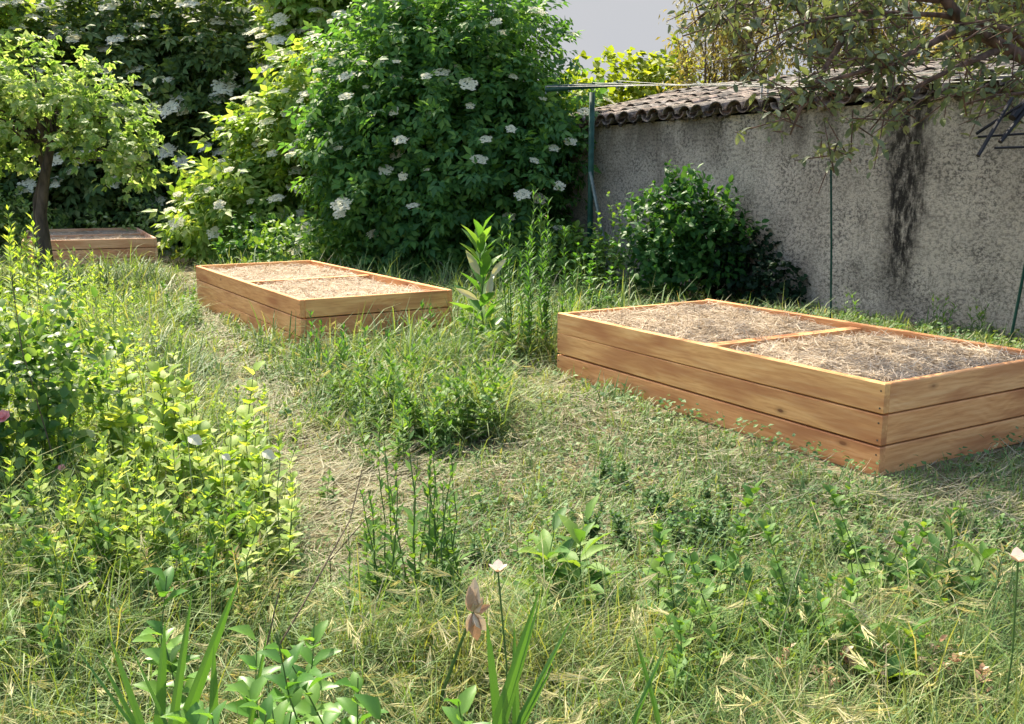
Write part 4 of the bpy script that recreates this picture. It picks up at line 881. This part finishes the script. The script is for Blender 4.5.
for px, py, lb in ((815, 712, "withered reddish brown weed leftmost in the bare corner at lower right"), (850, 700, "withered brown weed second from the left in the bare corner at lower right"), (890, 715, "withered pinkish brown weed in the middle of the bare corner at lower right"), (925, 702, "withered brown weed standing right in the bare corner at lower right"), (958, 716, "withered brown weed rightmost in the bare corner at lower right")):
    b = P(px, py); plant("withered_weed", lb, "weed", b[:2], .2, 5, L6, .05, 'wither', per=14, spread=.14, lean=.3, up=.4, stem_r=.002, stemmat='drystem')
# irises
def iris(label, Y_, blades, dead=()):
    cx = np.mean([q[0] for q in blades]); b0 = np.array((Q(cx, 700, Y_)[0], Y_, 0.)); t = thing("iris_plant", label, "iris", tuple(b0))
    for (bx, tx, ty, wpx) in blades:
        bx = np.clip(bx + (bx - tx) * 330 / (725 - ty), cx - 45, cx + 60); base = np.array((Q(bx, 1050, Y_)[0], Y_, 0.)); tip = Q(tx, ty, Y_ + rng.uniform(-.08, .12)); mid = base * .45 + tip * .55 + np.array(((bx - tx) * .00012, 0, .01)); ww = wpx / FPX * Y_ * 1.05
        pts = np.array([base, base * .7 + mid * .3, mid, mid * .4 + tip * .6, tip]); wds = np.array([.8, 1, 1, .65, .03]) * ww / 2; side = norm(np.array((1, rng.normal(0, .35), 0))); m = MB(); V = []
        for p_, w_ in zip(pts, wds): V += [p_ - side * w_ - b0, p_ - b0 + np.array((0, -.004, 0)) * (w_ > .002), p_ + side * w_ - b0]
        m.add(V, [(3 * i + j, 3 * i + j + 1, 3 * i + j + 4, 3 * i + j + 3) for i in range(4) for j in range(2)]); o = m.build("blade", M['paleleaf' if (bx, tx) in dead else 'iris'], t)
    return t
iris("fan of sword-shaped iris blades at the lower left", 1.62, [(118, 96, 650, 9), (128, 108, 632, 10), (150, 128, 640, 9), (165, 165, 620, 14), (185, 192, 592, 13), (212, 240, 575, 15), (216, 214, 640, 12), (150, 70, 640, 6), (262, 268, 628, 7)])
iris("iris with a few stiff green blades in the bottom centre", 1.7, [(492, 540, 588, 12), (492, 486, 615, 12), (515, 514, 620, 9), (522, 540, 600, 9), (520, 575, 612, 8), (530, 556, 660, 8)])
iris("pair of grass-like iris blades in the sunlit grass at the lower right", 1.9, [(640, 632, 625, 6), (655, 668, 640, 6)])
t, _ = plant("leafy_weed", "low broad leaf rosette at the foot of the centre iris", "weed", (Q(520, 700, 1.75)[0], 1.78), .24, 3, leaf6_t(.25, .07, .15), .11, 'broad', per=5, spread=.06, lean=.2, f0=.6, up=.4, stem_r=.003)
# withered iris bloom
b = Q(430, 724, 2.15); b[2] = 0; tp = Q(473, 612, 2.12); t = thing("withered_flower", "withered iris flower drooping brown and white on a bent stalk", "flower", tuple(b))
m = MB(); tube(m, [np.array((0, 0, -.02)), (Q(440, 700, 2.14) - b), (Q(458, 650, 2.13) - b), tp - b], [.0055, .005, .004, .0035], 7); m.build("stem", M['stem'], t)
m = MB(); D = np.array([(.05, -.2, 1), (-.1, -.3, .9), (.4, -.2, -.5), (.3, -.4, .6), (-.2, -.3, -.6), (.5, 0, .2), (.15, -.3, -1)]); scatter(m, leaf6_t(.22, .12, .3, .08), np.tile(tp - b, (7, 1)), frames(norm(D), np.tile((0, -1., .3), (7, 1))), np.array([.085, .07, .06, .055, .05, .045, .075])); m.build("bloom", M['wither'], t)
# pale blooms
def pale(px, py, Y_, s, label):
    p = Q(px, py, Y_); b = np.array((p[0] + .02, Y_ + .03, 0)); t = thing("pale_flower", label, "flower", tuple(b)); m = MB(); tube(m, [(0, 0, -.01), (p - b) * .5 + (.01, 0, 0), p - b], .0025, 6); m.build("stem", M['stem'], t)
    m = MB(); a = np.arange(5) * 1.2566 + .3; D = np.stack([np.cos(a), np.sin(a) * .6 - .2, np.full(5, .7)], 1); scatter(m, leaf6_t(.45, .12, -.1), np.tile(p - b, (5, 1)), frames(norm(D), np.tile((0, 0, 1.), (5, 1))), np.full(5, s)); m.build("petals", M['petal'], t)
pale(498, 572, 2.05, .030, "single pale pink flower above the centre iris")
pale(1018, 562, 2.1, .036, "pale pink flower at the right edge")
# dry bent stalks
def twig_(label, pts, r):
    b = pts[0].copy(); b[2] = 0; m = MB(); P_ = np.array([np.array((*b[:2], -.01))] + pts) - b; tube(m, P_, np.linspace(r, r * .5, len(P_)), 6); tag(m.build("dry_stalk", M['drystem'], loc=tuple(b)), label, "stalk")
twig_("dark arching dry stalk crossing the lower left foreground", [Q(235, 720, 2.2), Q(300, 610, 2.35), Q(350, 520, 2.6), Q(362, 470, 2.7)], .0035)
twig_("thin dark stalk standing in front of the broad-leaved shoots", [Q(250, 724, 2.0), Q(268, 640, 2.0), Q(280, 588, 2.02)], .003)
twig_("dry stalk lying diagonally toward the bare hay patch", [Q(330, 560, 3.0), Q(365, 520, 3.1), Q(400, 492, 3.2)], .003)
twig_("bare brown stalk rising from the rose bush", [Q(60, 480, 3.5), Q(22, 350, 3.5), Q(10, 270, 3.5)], .003)
